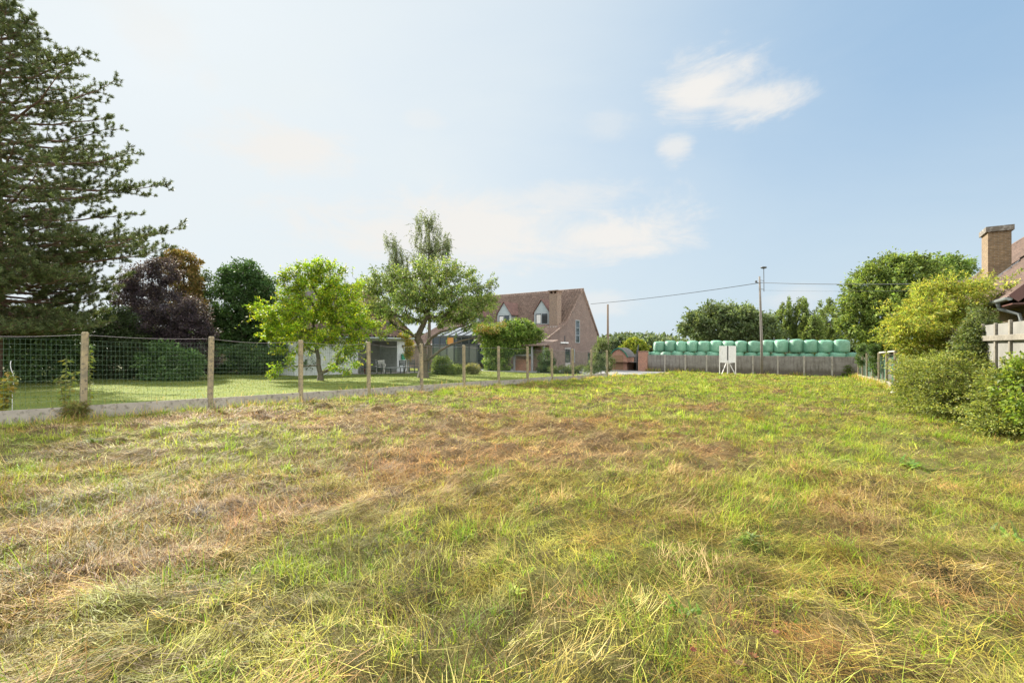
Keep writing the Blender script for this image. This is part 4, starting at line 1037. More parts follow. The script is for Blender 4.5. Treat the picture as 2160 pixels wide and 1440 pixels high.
# dormers
M['tile_dormer'] = tile_mat('dark_dormer_tiles', (.11, .062, .052), (.16, .09, .075), (.18, .12, .10))
for ax, nm in ((-2.85, 'a'), (-8.0, 'b'), (-12.9, 'c')):
    w2 = .98; z0, z1, z2 = 4.75, 6.15, 7.5; yf = 4.75
    d = MB().b2(ax-w2, ax+w2, yf, yf+.12, z0-.12, z1).build('dormer', M['frame_grey'], H)
    mb = MB(); mb.prism([(ax-w2, yf, z1+.003), (ax+w2, yf, z1+.003), (ax, yf, z2-.05)], (0, .1, 0)); mb.build('dormer_gable', M['slate_board'], d)
    mb = MB()
    for s in (-1, 1):
        yb = YK+(z1-ZK)/((ZA-ZK)/(YA-YK))
        mb.prism([(ax+s*w2, yf+.123, z0-.1), (ax+s*w2, yf+.123, z1-.02), (ax+s*w2, yb, z1-.02)], (-s*.08, 0, 0))
    mb.build('dormer_cheek', mottled('slate_cheek', (.16, .175, .19), (.22, .235, .25), 3), d)
    yr = YK+(z2-ZK)/((ZA-ZK)/(YA-YK)); ye = YK+(z1-.15-ZK)/((ZA-ZK)/(YA-YK))
    for s in (-1, 1):
        mb = MB(); e0 = (ax+s*(w2+.16), yf-.16, z1-.2); r0 = (ax, yf-.16, z2); r1 = (ax, yr+.1, z2); e1 = (ax+s*(w2+.16), ye+.15, z1-.2)
        nz_ = .09; vs_ = [e0, r0, r1, e1]+[(p[0], p[1], p[2]+nz_) for p in (e0, r0, r1, e1)]
        mb.quadmesh(vs_, [(0, 1, 2, 3), (7, 6, 5, 4), (0, 4, 5, 1), (1, 5, 6, 2), (2, 6, 7, 3), (3, 7, 4, 0)]); mb.build('dormer_roof', M['tile_dormer'], d)
    wn = window(d, (ax, yf, z0+.66), 1.66, 1.22, 'y-', 'frame_grey', 'glass', 1, .06)
    MB().b2(ax-.66, ax-.12, yf-.03, yf-.018, z0+.16, z0+1.1).build('curtain', M['curtain'], d)
    MB().b2(ax-w2-.05, ax+w2+.05, yf-.14, yf-.002, z0-.16, z0-.02).build('sill', M['lead'], d)
# chimney on the kink
cx, cy0 = -.95, 4.35
ch = MB().b2(cx-.5, cx+.5, cy0-.35, cy0+.55, 4.0, 8.0).build('chimney', brickmat('chimney_brick', (.165, .105, .072), (.115, .07, .05), (.38, .33, .28)), rf)
mb = MB()
for sx_ in (-.52, -.07, .38): mb.b2(cx+sx_, cx+sx_+.14, cy0-.36, cy0+.56, 8.003, 8.25)
mb.b2(cx-.6, cx+.6, cy0-.48, cy0+.68, 8.253, 8.36); mb.build('chimney_cap', M['brick_dark'], ch)
MB().b2(cx-.62, cx+.62, cy0-.42, cy0-.36, 4.15, 4.5).build('flashing', M['lead'], ch)
# gable openings (faces +x)
def gy(px):                      # local y on the gable for a column
    t_ = (px-1080)/FPX; k = (t_*D[0]+D[1])/(t_*E[0]+E[1]); return -24.7*k-40.1
def gzl(px, py):
    t_ = (px-1080)/FPX; Yg = -24.7/(t_*E[0]+E[1]); return EYE+(HOR-py)/FPX*Yg-float(gzb(40.1))
yc = gy(1218); window(H, (0, yc, gzl(1218, 699)), 1.0, 2.55, 'x+', 'frame_grey', 'glass', 0, .05, 2)
yc = gy(1197); window(H, (0, yc, gzl(1197, 750)), 1.05, 1.45, 'x+', 'frame_dark', 'glass', 0, .05)
MB().b2(.0, .06, yc-.55, yc+.55, gzl(1197, 782), gzl(1197, 765)).build('panel', mottled('grey_panel', (.32, .31, .30), (.4, .39, .37)), H)
MB().b2(.0, .05, yc-.65, yc+.65, gzl(1197, 737), gzl(1197, 733)).build('lintel', mottled('grey_stone', (.25, .24, .23), (.3, .29, .28)), H)
yc = gy(1209); window(H, (0, yc, gzl(1209, 750)), .55, 1.45, 'x+', 'frame_grey', 'glass', 0, .05)
yc = gy(1243); window(H, (0, yc, gzl(1243, 757)), .8, 1.5, 'x+', 'frame_dark', 'glass', 0, .05)
yc = gy(1189); MB().tube([(.09, yc-.8, gzl(1189, 723)), (.09, yc+.8, gzl(1189, 723))], .09, 10).build('wall_lamp', M['white'], H)
MB().b2(.0, .05, gy(1191)-.06, gy(1191)+.06, gzl(1191, 722), gzl(1191, 708)).build('anchor', M['dark_metal'], H)
mb = MB()
for px_a, py_a in ((1240, 640), (1246, 662), (1208, 655)): mb.b2(.0, .04, gy(px_a)-.05, gy(px_a)+.05, gzl(px_a, py_a+5), gzl(px_a, py_a-5))
mb.build('wall_ties', M['dark_metal'], H)
MB().tube([(-HL, -.34, ZE-.05), (-.05, -.34, ZE-.05)], .07, 8).build('gutter', M['lead'], H)

# --- conservatory against the house front
ca = px_at_b(958, 37.2)
Cn = plot_thing('conservatory', 'dark framed glass conservatory in front of the farmhouse', 'conservatory', ca, 37.2)
W2, DP, H1, H2 = 3.1, 2.95, 3.3, 4.35
fr = MB()
xs_ = np.linspace(-W2, W2, 7)
for x in xs_: fr.b2(x-.06, x+.06, -.06, .06, -.1, H1)
for z in (.65, 2.45, H1): fr.b2(-W2, W2, -.05, .05, z-.06, z+.06)
for yy in (DP/2, DP): fr.b2(W2-.06, W2+.06, yy-.06, yy+.06, -.1, H1+(H2-H1)*yy/DP)
for z in (.65, 2.45): fr.b2(W2-.05, W2+.05, .061, DP, z-.06, z+.06)
fr.build('frame', M['frame_dark'], Cn)
fr = MB()
for x in xs_: fr.bar((x, 0, H1+.08), (x, DP, H2+.08), .07, .09)
fr.bar((-W2, 0, H1+.07), (W2, 0, H1+.07), .12); fr.build('roof_bars', M['frame_dark'], Cn)
for i in range(6):
    x0, x1 = xs_[i]+.062, xs_[i+1]-.062
    MB().b2(x0, x1, -.01, .01, .72, 2.38).build('pane', glassmat('conservatory_glass_%d' % i, (.05+.05*(i % 3), .075+.05*(i % 3), .07+.05*(i % 3)), .05), Cn)
    MB().b2(x0, x1, -.02, .02, -.1, .58).build('base_panel', M['frame_dark'], Cn)
    MB().b2(x0, x1, -.01, .01, 2.52, H1-.07).build('pane', mottled('orange_blind', (.5, .22, .06), (.6, .3, .08), 5) if i == 2 else M['glass'], Cn)
mb = MB(); mb.quadmesh([(-W2, 0, H1+.02), (W2, 0, H1+.02), (W2, DP, H2+.02), (-W2, DP, H2+.02), (-W2, 0, H1+.04), (W2, 0, H1+.04), (W2, DP, H2+.04), (-W2, DP, H2+.04)], [(3, 2, 1, 0), (4, 5, 6, 7), (0, 1, 5, 4), (1, 2, 6, 5), (2, 3, 7, 6), (3, 0, 4, 7)])
mb.build('glass_roof', glassmat('roof_glass', (.18, .2, .22), .08), Cn)
MB().b2(W2-.01, W2+.01, .1, DP-.1, .72, 2.38).build('pane', M['glass'], Cn)

# --- lean-to under the wisteria
la_ = px_at_b(1108, 36.0)
Lt = plot_thing('lean_to', 'low brick store with grey posts under the wisteria', 'shed', la_, 36.0)
MB().b2(-1.6, 2.0, .9, 1.15, -.1, 2.35).build('wall', M['brick_dark'], Lt)
MB().b2(-1.6, .3, .55, .75, -.1, 1.05).build('low_wall', M['brick_red'], Lt)
mb = MB(); mb.quadmesh([(-1.9, -.3, 2.3), (2.2, -.3, 2.3), (2.2, 2.2, 2.75), (-1.9, 2.2, 2.75), (-1.9, -.3, 2.4), (2.2, -.3, 2.4), (2.2, 2.2, 2.85), (-1.9, 2.2, 2.85)], [(3, 2, 1, 0), (4, 5, 6, 7), (0, 1, 5, 4), (1, 2, 6, 5), (2, 3, 7, 6), (3, 0, 4, 7)])
mb.build('roof', M['tile_brown'], Lt)
M['post_grey'] = mottled('grey_post', (.22, .23, .24), (.3, .31, .32), 3, .8)
for x in (-1.2, .75, 2.0): MB().b2(x-.07, x+.07, -.1, .05, -.1, 2.29).build('post', M['post_grey'], Lt)
MB().b2(-1.13, .68, -.06, .02, 1.4, 1.52).build('rail', M['post_grey'], Lt)
wb = np.array([*plot(la_-1.6, 35.7), float(gzb(35.7))])
Y = float(wb[1])
wis = tree('wisteria', 'large green wisteria heaped over the lean-to with rusty young shoots', 'climber', wb,
     px_lobes(Y, [(1075, 700, 58, 20), (1110, 705, 34, 22), (1035, 705, 34, 22), (1100, 685, 34, 10), (1045, 745, 26, 40), (1060, 730, 34, 24), (1120, 725, 26, 12), (1020, 690, 20, 10), (1040, 775, 16, 14), (1085, 733, 40, 16), (1055, 765, 24, 22)]), 390, 44, .36, (.2, .085),
     [(.11, .19, .035), (.15, .23, .045), (.08, .14, .03), (.20, .25, .06)], trad=.1, droop=.7, zmin=.1, cjit=.28, sprays=(120, .7, 18))
lo = px_lobes(Y-1.5, [(1014, 692, 20, 8), (1036, 697, 20, 8), (1058, 684, 12, 6)]); cs_, us_ = sample_lobes(lo, 900, .2)
V, F, C = leaf_mesh(cs_-wb, us_+unit(900)*.6, rng.uniform(.12, .24, 900), rng.uniform(.05, .08, 900), pick(np.array([(.30, .22, .07), (.32, .19, .08), (.24, .27, .05), (.22, .28, .05)]), 900)); mesh_np('young_shoots', V, F, M['leaf'], wis, C=C)['label'] = 'rusty young shoots'
for lab, bx, YY, L, nc, pal in (('round clipped green shrub right of the cherry trunk', 935, 33.5, [(934, 770, 20, 18), (925, 780, 15, 10), (945, 782, 14, 10)], 90, [(.10, .15, .04), (.14, .18, .05)]),
                          ('low pale green shrub before the conservatory base', 966, 34.5, [(966, 780, 14, 9)], 36, [(.13, .17, .05), (.16, .2, .07)]),
                          ('dry looking greyish shrub before the conservatory corner', 995, 35, [(996, 778, 16, 9)], 36, [(.16, .17, .07), (.2, .19, .09)]),
                          ('dark climbing shrub against the corner of the brick gable', 1150, 39.5, [(1150, 760, 14, 26), (1160, 772, 12, 14), (1145, 778, 14, 10)], 90, [(.05, .09, .03), (.07, .11, .035)]),
                          ('low shrub under the gable windows of the brick house', 1185, 38, [(1180, 782, 22, 8), (1205, 780, 20, 7), (1228, 780, 18, 8)], 70, [(.08, .11, .045), (.12, .14, .06)]),
                          ('tall loose grey green bush at the end of the mesh fence', 1268, 36.5, [(1268, 745, 18, 26), (1260, 765, 16, 20), (1280, 765, 16, 20), (1272, 725, 10, 10), (1250, 778, 16, 8)], 120, [(.11, .145, .06), (.14, .17, .08), (.09, .12, .05)]),
                          ('yellow flowering shrub beside the annexe gutter', 852, 34, [(851, 707, 9, 5), (856, 711, 7, 4), (862, 735, 6, 22)], 40, [(.4, .3, .04), (.3, .26, .05), (.12, .15, .04)])):
    tree('garden_shrub', lab, 'shrub', gpt(bx, YY), px_lobes(YY, L), nc, 34, .24, (.11, .05), pal, trad=.03, droop=.2, zmin=.05, tip=.005, cjit=.22)
# ivy on the rear corner of the gable
# --- white annexe with open bay
An = plot_thing('annexe', 'white boarded garden annexe with open bay and tiled lean roof', 'outbuilding', -28, 16.0)
M['white_board'] = mottled('white_boarding', (.58, .61, .64), (.68, .71, .74), 2, .6, (.5, .53, .56), 6, .15, .005)
def boards(b, y0, y1, z0, z1, x0=-.08, x1=0.0, wd=.16):
    n = max(1, round((y1-y0)/wd))
    for i in range(n):
        q0 = y0+(y1-y0)*i/n; q1 = y0+(y1-y0)*(i+1)/n; b.b2(x0, x1+(.012 if i % 2 else 0), q0+.004, q1-.004, z0, z1)
mb = MB(); boards(mb, .3, 5.0, -.1, 2.42); mb.build('left_wall', M['white_board'], An)
mb = MB(); boards(mb, 8.55, 9.5, -.1, 2.42); mb.build('right_wall', M['white_board'], An)
MB().b2(-3.2, -3.1, .3, 9.5, -.1, 2.6).build('back_wall', mottled('pale_render', (.4, .4, .4), (.48, .48, .48)), An)
for q_ in (.3, 4.9, 9.42): MB().b2(-3.09, -.09, q_, q_+.08, -.1, 2.5).build('side_wall', M['white_board'], An)
MB().b2(-.1, .0, 5.003, 8.547, 2.25, 2.42).build('beam', M['white_board'], An)
tiles((.35, .0, 2.5), (0, 1, 0), (-1, 0, .32), 9.9, 3.9, 'roof', M['tile_red'], An)
MB().tube([(.40, .0, 2.44), (.40, 9.9, 2.44)], .075, 8).build('gutter', M['frame_grey'], An)
MB().tube([(.12, 9.56, 0), (.12, 9.56, 2.2), (.38, 9.56, 2.42)], .045, 8).build('downpipe', M['frame_grey'], An)
MB().b2(.014, .05, 9.0, 9.14, 1.75, 1.95).build('vent', M['dark_metal'], An)
sheet('terrace', -31, -26.6, 20.5, 27, .045, mottled('paving', (.3, .27, .24), (.38, .35, .31), 2), (4, 4))
# --- second brick house behind the annexe
B2 = plot_thing('gabled_house', 'brown brick gabled house rising behind the white annexe', 'house', -31.5, 19.0)
poly = [(0, 0, -.3), (0, 10.0, -.3), (0, 10.0, 3.2), (0, 5.0, 6.9), (0, 0, 3.2)]
MB().prism(poly, (-.3, 0, 0)).build('wall', M['brick_dark'], B2)
MB().b2(-9, -.303, 9.7, 10.0, -.3, 3.2).build('side_wall', M['brick_dark'], B2)
ln_ = math.hypot(5.3, 3.87)
tiles((.12, -.3, 3.05), (-1, 0, 0), (0, 5.3, 3.87), 9.2, ln_, 'roof', mottled('slate_roof', (.13, .115, .12), (.19, .17, .175), 3), B2)
tiles((.12, 10.3, 3.05), (-1, 0, 0), (0, -5.3, 3.87), 9.2, ln_, 'roof', M['tile_brown'], B2)
window(B2, (0, 7.7, 3.6), .7, .7, 'x+', 'frame_dark', 'glass', 0, .05)
MB().b2(.0, .08, 7.3, 8.1, 3.15, 3.22).build('sill', M['lead'], B2)

# garden furniture on the terrace
def seat_thing(name, label, cat, a, b, rz, w, back=True, h=.44, mat='dark_metal', arm=True):
    t = plot_thing(name, label, cat, a, b); t.rotation_euler.z = TH+rz; t.location.z += .05
    mb = MB()
    for i in range(5): mb.b2(-w/2, w/2, -.24+.1*i, -.24+.1*i+.085, h-.03, h)
    mb.build('seat', M[mat], t)
    if back:
        mb = MB()
        for i in range(3): mb.b2(-w/2, w/2, .25, .275, h+.12+.13*i, h+.21+.13*i)
        mb.b2(-w/2-.02, -w/2+.03, .245, .285, h+.003, h+.5); mb.b2(w/2-.03, w/2+.02, .245, .285, h+.003, h+.5); mb.build('backrest', M[mat], t)
    for sx_ in (-1, 1):
        for sy_ in (-1, 1): MB().box((sx_*(w/2-.05), sy_*.21, h/2-.02), (.05, .05, h-.02)).build('leg', M[mat], t)
        if arm:
            mb = MB(); mb.b2(sx_*(w/2)-.03, sx_*(w/2)+.03, -.25, .243, h+.2, h+.24); mb.b2(sx_*(w/2)-.025, sx_*(w/2)+.025, -.25, -.2, h+.003, h+.2); mb.build('armrest', M[mat], t)
    return t
seat_thing('garden_bench', 'dark garden bench at the left end of the open bay', 'bench', -26.9, 21.3, R(90), 1.4)
seat_thing('garden_bench', 'dark garden bench near the right pilaster of the annexe', 'bench', -26.7, 24.6, R(90), 1.5)
seat_thing('garden_chair', 'pale cushioned garden chair inside the open bay', 'chair', -28.3, 23.2, R(60), .62, mat='curtain')
seat_thing('garden_chair', 'dark garden chair right of the white pilaster', 'chair', -27.2, 26.6, R(70), .6)
t = plot_thing('garden_table', 'long low dark garden table on the terrace', 'table', -26.2, 23.0); t.location.z += .05; t.rotation_euler.z = TH+R(90)
mb = MB()
for i in range(6): mb.b2(-.95, .95, -.36+.12*i, -.36+.12*i+.105, .42, .455)
mb.build('tabletop', M['post_grey'], t)
for sx_ in (-1, 1):
    for sy_ in (-1, 1): MB().box((sx_*.85, sy_*.28, .21), (.06, .06, .416)).build('leg', M['dark_metal'], t)
t = plot_thing('letter_box', 'small bright green box fixed on the white pilaster', 'box', -27.9, 25.0); t.location.z += 1.0
MB().b2(0, .16, -.13, .13, 0, .34).build('body', mottled('bright_green', (.02, .25, .14), (.03, .32, .18), 4, .4), t, bevel=.02)
MB().prism([(-.01, -.15, .343), (.2, -.15, .343), (-.01, -.15, .46)], (0, .3, 0)).build('lid', mottled('dark_green', (.015, .18, .1), (.02, .22, .13), 4, .4), t)
x, y = plot(-27.6, 21.4); z = float(gzb(21.4))+.05
t = thing('potted_conifer', 'small conifer in a red pot at the left of the open bay', 'plant', (x, y, z))
MB().lathe([(.13, 0), (.19, .3), (.21, .3), (.21, .34), (.17, .34)], (0, 0, 0), 14).build('pot', mottled('red_pot', (.25, .06, .05), (.32, .09, .07), 4), t, smooth=True)
n = 700; h_ = rng.random(n); P = np.stack([rng.normal(0, .11, n)*(1-h_), rng.normal(0, .11, n)*(1-h_), .36+h_*.85], -1)
V, F, C = leaf_mesh(P, unit(n)+np.array([0, 0, .6]), np.full(n, .09), np.full(n, .03), pick(np.array([(.03, .07, .03), (.045, .09, .035)]), n)); mesh_np('foliage', V, F, M['leaf_dark'], t, C=C)
x, y = plot(-25.9, 23.6)
t = thing('parasol_pole', 'thin pale folded parasol pole standing by the garden table', 'parasol', (x, y, float(gzb(23.6))+.05))
MB().tube([(0, 0, 0), (0, 0, 2.15)], .022, 8).build('pole', M['white_wood'], t)
MB().lathe([(.26, 0), (.26, .07), (.05, .12), (.04, .2)], (0, 0, 0), 14).build('base', M['concrete_plinth'], t)

# ---------------------------------------------------------------- right house
RH = plot_thing('yellow_brick_house', 'yellow brown brick house with red tiled roof at the right edge', 'house', 3.72, 18.3)
# local x = away from the plot, y = along it; near gable at y = 0
e_z = EYE+1.34-float(gzb(18.3)); RL = 26.0; rx = 5.2; rz_ = e_z+rx
MB().b2(.45, .75, .6, RL, -.3, e_z+.35).build('wall', M['brick_yellow'], RH)
poly = [(.75, .6, -.3), (2*rx-.45, .6, -.3), (2*rx-.45, .6, e_z+.35), (rx, .6, rz_-.12), (.753, .6, e_z+.6)]
MB().prism(poly, (0, .3, 0)).build('gable_wall', M['brick_yellow'], RH)
rr = tiles((0, 0, e_z), (0, 1, 0), (1, 0, 1), RL, rx*math.sqrt(2), 'roof', M['tile_red'], RH, .26, .33, .028)
tiles((2*rx, 0, e_z), (0, 1, 0), (-1, 0, 1), RL, rx*math.sqrt(2), 'roof', M['tile_red'], RH, .26, .33, .028)
MB().tube([(rx, -.05, rz_+.03), (rx, RL, rz_+.03)], .14, 10).build('ridge', M['tile_red'], rr)
M['bargeboard'] = mottled('red_brown_board', (.085, .035, .03), (.12, .05, .042), 3, .6)
mb = MB(); mb.bar((-.02, -.04, e_z-.04), (rx, -.04, rz_-.02), .04, .26); mb.build('bargeboard', M['bargeboard'], RH)
mb = MB(); mb.b2(-.02, .45, .05, RL, e_z-.19, e_z-.15); mb.build('soffit', M['bargeboard'], RH)
M['zinc'] = mottled('zinc_gutter', (.19, .215, .215), (.27, .29, .29), 5, .45, bstr=.1)
gt = MB(); an_ = [math.pi+math.pi*i/8 for i in range(9)]
pr_ = [(-.09+.085*math.cos(q), e_z-.0+.085*math.sin(q)) for q in an_]
vs_ = [(x, -.02, z) for x, z in pr_]+[(x, RL, z) for x, z in pr_]+[(x*1.0, -.02, z+.012) for x, z in pr_]+[(x, RL, z+.012) for x, z in pr_]
gt.quadmesh(vs_, [(i, i+1, i+10, i+9) for i in range(8)]+[(i+19, i+18, i+27, i+28) for i in range(8)]+[tuple(range(9))]); gt.build('gutter', M['zinc'], RH)
MB().tube([(-.09, 1.2, e_z-.08), (-.05, 1.2, e_z-.25), (.3, .95, e_z-.42), (.38, .9, e_z-.9), (.38, .9, 0)], .05, 8).build('downpipe', M['zinc'], RH)
window(RH, (.45, 4.0, 1.5), 1.4, 1.2, 'y-', 'frame_grey') if False else None
# chimney
ce = 4.85-3.72; ty = (at(2084, 600, 20.0)); ca_, cb_ = to_plot(ty[0], ty[1]); cyl = cb_-18.3; cxl = ca_-3.72
ztop = EYE+.252*20.0-float(gzb(18.3))
cw_ = .70
chim = MB().b2(cxl, cxl+cw_, cyl, cyl+1.15, e_z+cxl-.6, ztop-.22).build('chimney', M['brick_yellow'], rr)
MB().b2(cxl-.075, cxl+cw_+.075, cyl-.075, cyl+1.225, ztop-.217, ztop).build('chimney_cap', mottled('dark_cap_stone', (.13, .115, .095), (.2, .18, .15), 5, .95, (.32, .31, .28), 7, .5, .02), chim)
mb = MB(); mb.bar((cxl-.12, cyl-.06, e_z+cxl-.02), (cxl+cw_+.25, cyl-.06, e_z+cxl+cw_+.30), .12, .10); mb.bar((cxl-.1, cyl-.1, e_z+cxl), (cxl-.1, cyl+1.3, e_z+cxl), .3, .06); mb.build('flashing', M['lead'], chim)
# cross wing at the far end
wy = RL+.1; wx = 1.6; wz = EYE+.146*33-float(gzb(18.3))
MB().prism([(wx, wy, -.3), (wx, wy+6.4, -.3), (wx, wy+6.4, wz-3.2), (wx, wy+3.2, wz-.1), (wx, wy, wz-3.2)], (.3, 0, 0)).build('wing_wall', M['brick_yellow'], RH)
tiles((wx-.25, wy-.2, wz-3.35), (1, 0, 0), (0, 3.4, 3.35), 7.5, math.hypot(3.4, 3.35), 'wing_roof', M['tile_red'], RH)
tiles((wx-.25, wy+6.6, wz-3.35), (1, 0, 0), (0, -3.4, 3.35), 7.5, math.hypot(3.4, 3.35), 'wing_roof', M['tile_red'], RH)

# weathered slatted fence near the right edge
M['slat'] = mottled('pale_weathered_concrete', (.16, .145, .115), (.27, .245, .20), 2, .95, (.15, .13, .10), 14, .4, .008)
def rf_pt(b): return 3.0+(15.5-b)*.07, b
a0_, b0_ = rf_pt(11.0)
SF = plot_thing('slatted_fence', 'pale weathered panel fence with upright ribs and heavy rails at the right edge', 'fence', a0_, b0_)
ang_ = math.atan2(.07*9, 9)
SF.rotation_euler.z = TH+math.atan(.07)
Lf = 11.0; top_ = 2.34
for z in (1.93, 1.05): MB().b2(-.09, -.053, 0, Lf, z-.065, z+.065).build('rail', M['slat'], SF, bevel=.01)
y_ = .35
while y_ < Lf:
    MB().b2(-.05, -.002, y_, y_+.10, .0, top_-.05+rng.normal(0, .015)).build('post', M['slat'], SF, bevel=.01)
    y_ += .92
for y_ in (0.3, 3.2, 6.1, 9.0): MB().b2(-.05+.0, .08, y_-.08, y_+.08, -.1, top_+.14).build('post', M['slat'], SF, bevel=.012) if False else None
MB().b2(.0, .04, 0, Lf, .0, 2.27).build('panel', mottled('grey_blocks', (.17, .165, .145), (.25, .24, .215), 2), SF)

# shrubs on the right
def rp(px, Y): return gpt(px, Y)
Y = 15.2
tree('sumac_shrub', 'tall yellow green feathery shrub with bare stems over the right fence', 'shrub', rp(2040, Y),
     px_lobes(Y, [(1990, 640, 60, 40), (2040, 625, 50, 35), (1935, 675, 60, 42, -.3), (1975, 700, 70, 45, .3), (1900, 695, 36, 26), (1925, 728, 42, 24), (1975, 755, 50, 40), (2030, 690, 45, 45), (1995, 600, 26, 18), (2060, 605, 34, 16), (2115, 600, 30, 9, -1), (1880, 712, 26, 14), (1950, 612, 18, 14), (2060, 720, 30, 40), (1960, 785, 30, 24)]),
     330, 44, .19, (.115, .03), [(.28, .33, .06), (.22, .285, .055), (.34, .36, .065), (.16, .22, .04), (.38, .34, .075)], leafm='leaf_glow', trunk=[rp(2040, Y), at(2035, 740, Y), at(2015, 690, Y), at(1990, 640, Y)], trad=.05, droop=.25, aniso=(1.4, 1.4, .5), spiky=.25, tip=.004, cjit=.25, limit=.05, shell=.3, sprays=(300, .55, 26))
Y = 12.4
tree('ivy_bush', 'grey green ivy clump hanging on the slatted fence', 'shrub', rp(2075, Y),
     px_lobes(Y, [(2075, 690, 36, 24), (2060, 730, 40, 34), (2090, 745, 30, 30), (2040, 755, 30, 26), (2065, 665, 20, 16), (2100, 720, 14, 20)]), 140, 44, .16, (.06, .042), [(.12, .15, .05), (.15, .18, .065), (.09, .12, .04)], trad=.03, droop=.4, tip=.004, zmin=.3)
for lab, bx, YY, L, nc in (('big spreading green cotoneaster with level sprays at the right field edge', 2030, 12.2, [(2000, 790, 80, 50), (2060, 785, 70, 50), (1960, 830, 60, 36, .6), (2030, 850, 70, 40, -.6), (2090, 830, 50, 50), (1940, 800, 40, 40, 1), (2100, 780, 46, 40), (2070, 880, 55, 30, -1), (1985, 865, 36, 20, -.2), (1930, 770, 34, 16, 1.2), (2100, 735, 26, 14)], 470),
                     ('nearer dark cotoneaster mound at the lower right edge of the photo', 2150, 9.6, [(2150, 830, 55, 60), (2120, 880, 45, 36), (2180, 880, 60, 50), (2140, 905, 50, 24), (2230, 840, 70, 80), (2120, 905, 40, 22, -.4), (2170, 905, 50, 24, -.5)], 430)):
    tree('cotoneaster', lab, 'shrub', rp(bx, YY), px_lobes(YY, L), nc, 42, .19, (.06, .03), [(.22, .255, .06), (.17, .21, .055), (.29, .30, .08), (.12, .155, .04)], trad=.04, droop=.15, aniso=(1.6, 1.6, .32), shell=.6, tip=.004, zmin=.04, cjit=.32, spiky=.08, sprays=(260, .5, 40), limit=.03, group='cotoneasters at the right field edge')
tree('elder_shrub', 'leafy bright green weed shrub at the far right edge above the mound', 'shrub', rp(2140, 9.2),
     px_lobes(9.2, [(2140, 770, 20, 24), (2165, 800, 30, 40), (2120, 810, 18, 24), (2190, 780, 40, 60), (2150, 860, 30, 36, -.5), (2180, 880, 40, 40, -.5)]), 62, 18, .13, (.085, .045), [(.17, .24, .04), (.13, .20, .035), (.22, .28, .05)], leafm='leaf_glow', trad=.02, droop=.3, tip=.003, zmin=.1)
for lab, bx, YY, L, nc, pal in (('yellowing shrub at the near end of the boundary fence', 1905, 21.0, [(1922, 795, 20, 24), (1915, 765, 14, 12), (1935, 775, 20, 24)], 130, [(.25, .25, .05), (.18, .21, .045), (.32, .26, .06)]),
                          ('dark ivy column climbing the middle of the boundary fence', 1848, 28.0, [(1848, 765, 6, 28), (1842, 735, 10, 8)], 60, [(.06, .11, .03), (.09, .14, .04)]),
                          ('ivy mass over the top of the far boundary fence', 1822, 33.0, [(1822, 735, 12, 10), (1832, 742, 10, 12), (1815, 755, 5, 18)], 70, [(.07, .12, .035), (.1, .15, .05)]),
                          ('bright green bush at the right end of the concrete wall', 1790, 38.0, [(1790, 778, 8, 14), (1795, 760, 8, 8), (1786, 788, 7, 8)], 60, [(.13, .20, .04), (.17, .23, .05)])):
    tree('fence_shrub', lab, 'shrub', rp(bx, YY), px_lobes(YY, L), nc, 34, .16, (.09, .045), pal, trad=.02, droop=.35, tip=.004, zmin=.05)
# ---------------------------------------------------------------- small plants
def stem_plant(name, label, cat, base, stems, leafpal, leaf=(.09, .03), per=16, group=None, lm='leaf'):
    base = np.array(base, float); t = thing(name, label, cat, tuple(base), 0, group); mb = MB(); Ps, Ds = [], []
    for dx, dy, h, lean in stems:
        pts = [Vector((dx*f*.3+lean*f*f*h, dy*f*.3, h*f)) for f in np.linspace(0, 1, 6)]; mb.tube(pts, [.008, .007, .006, .005, .004, .002], 5)
        for i in range(per):
            f = .18+.82*i/per; p = np.array([dx*f*.3+lean*f*f*h, dy*f*.3, h*f]); an = i*2.4
            for s in (0, math.pi): Ps.append(p); Ds.append((math.cos(an+s), math.sin(an+s), rng.uniform(-.9, .1)))
    mb.build('stem', M['stem'], t); Ps = np.array(Ps); Ds = np.array(Ds); n = len(Ps)
    V, F, C = leaf_mesh(Ps, Ds, leaf[0]*rng.uniform(.6, 1.2, n), leaf[1]*rng.uniform(.7, 1.3, n), pick(np.array(leafpal), n)); mesh_np('foliage', V, F, M[lm], t, C=C)
    return t
NP = [(.2, .26, .05), (.25, .28, .06), (.29, .27, .07)]
def fpt(px, Y, dz=0):
    p = gpt(px, Y); return p
stem_plant('nettle', 'tall nettle stems growing through the mesh left of the first post', 'weed', gpt(138, 10.55), [(0, 0, 1.35, .02), (.3, .1, 1.05, .1), (-.35, 0, .9, -.05)], NP, (.14, .055), 17)
stem_plant('nettle', 'single tall nettle close against the right side of the first post', 'weed', gpt(190, 10.75), [(0, 0, 1.55, -.01)], NP, (.14, .055), 20)
stem_plant('yellow_weed', 'yellowing leafy weed behind the mesh at the left edge', 'weed', gpt(8, 10.3), [(0, 0, 1.05, .1), (.4, .1, .95, .12), (-.4, .2, .9, -.1), (.2, -.3, .8, .2)], [(.3, .28, .05), (.22, .25, .05), (.36, .26, .05)], (.14, .07), 20)
# bushy fern like weed at the first post
tree('fern_weed', 'brown and green bushy weed at the foot of the first post', 'weed', gpt(160, 10.1), px_lobes(10.1, [(158, 868, 16, 12), (168, 862, 10, 14), (145, 876, 10, 7)]), 22, 18, .08, (.09, .014),
     [(.17, .17, .05), (.2, .14, .06), (.12, .15, .04), (.17, .18, .05)], trad=.01, droop=.1, tip=.003, zmin=.02, limit=.008, sprays=(34, .22, 14), cjit=.3)
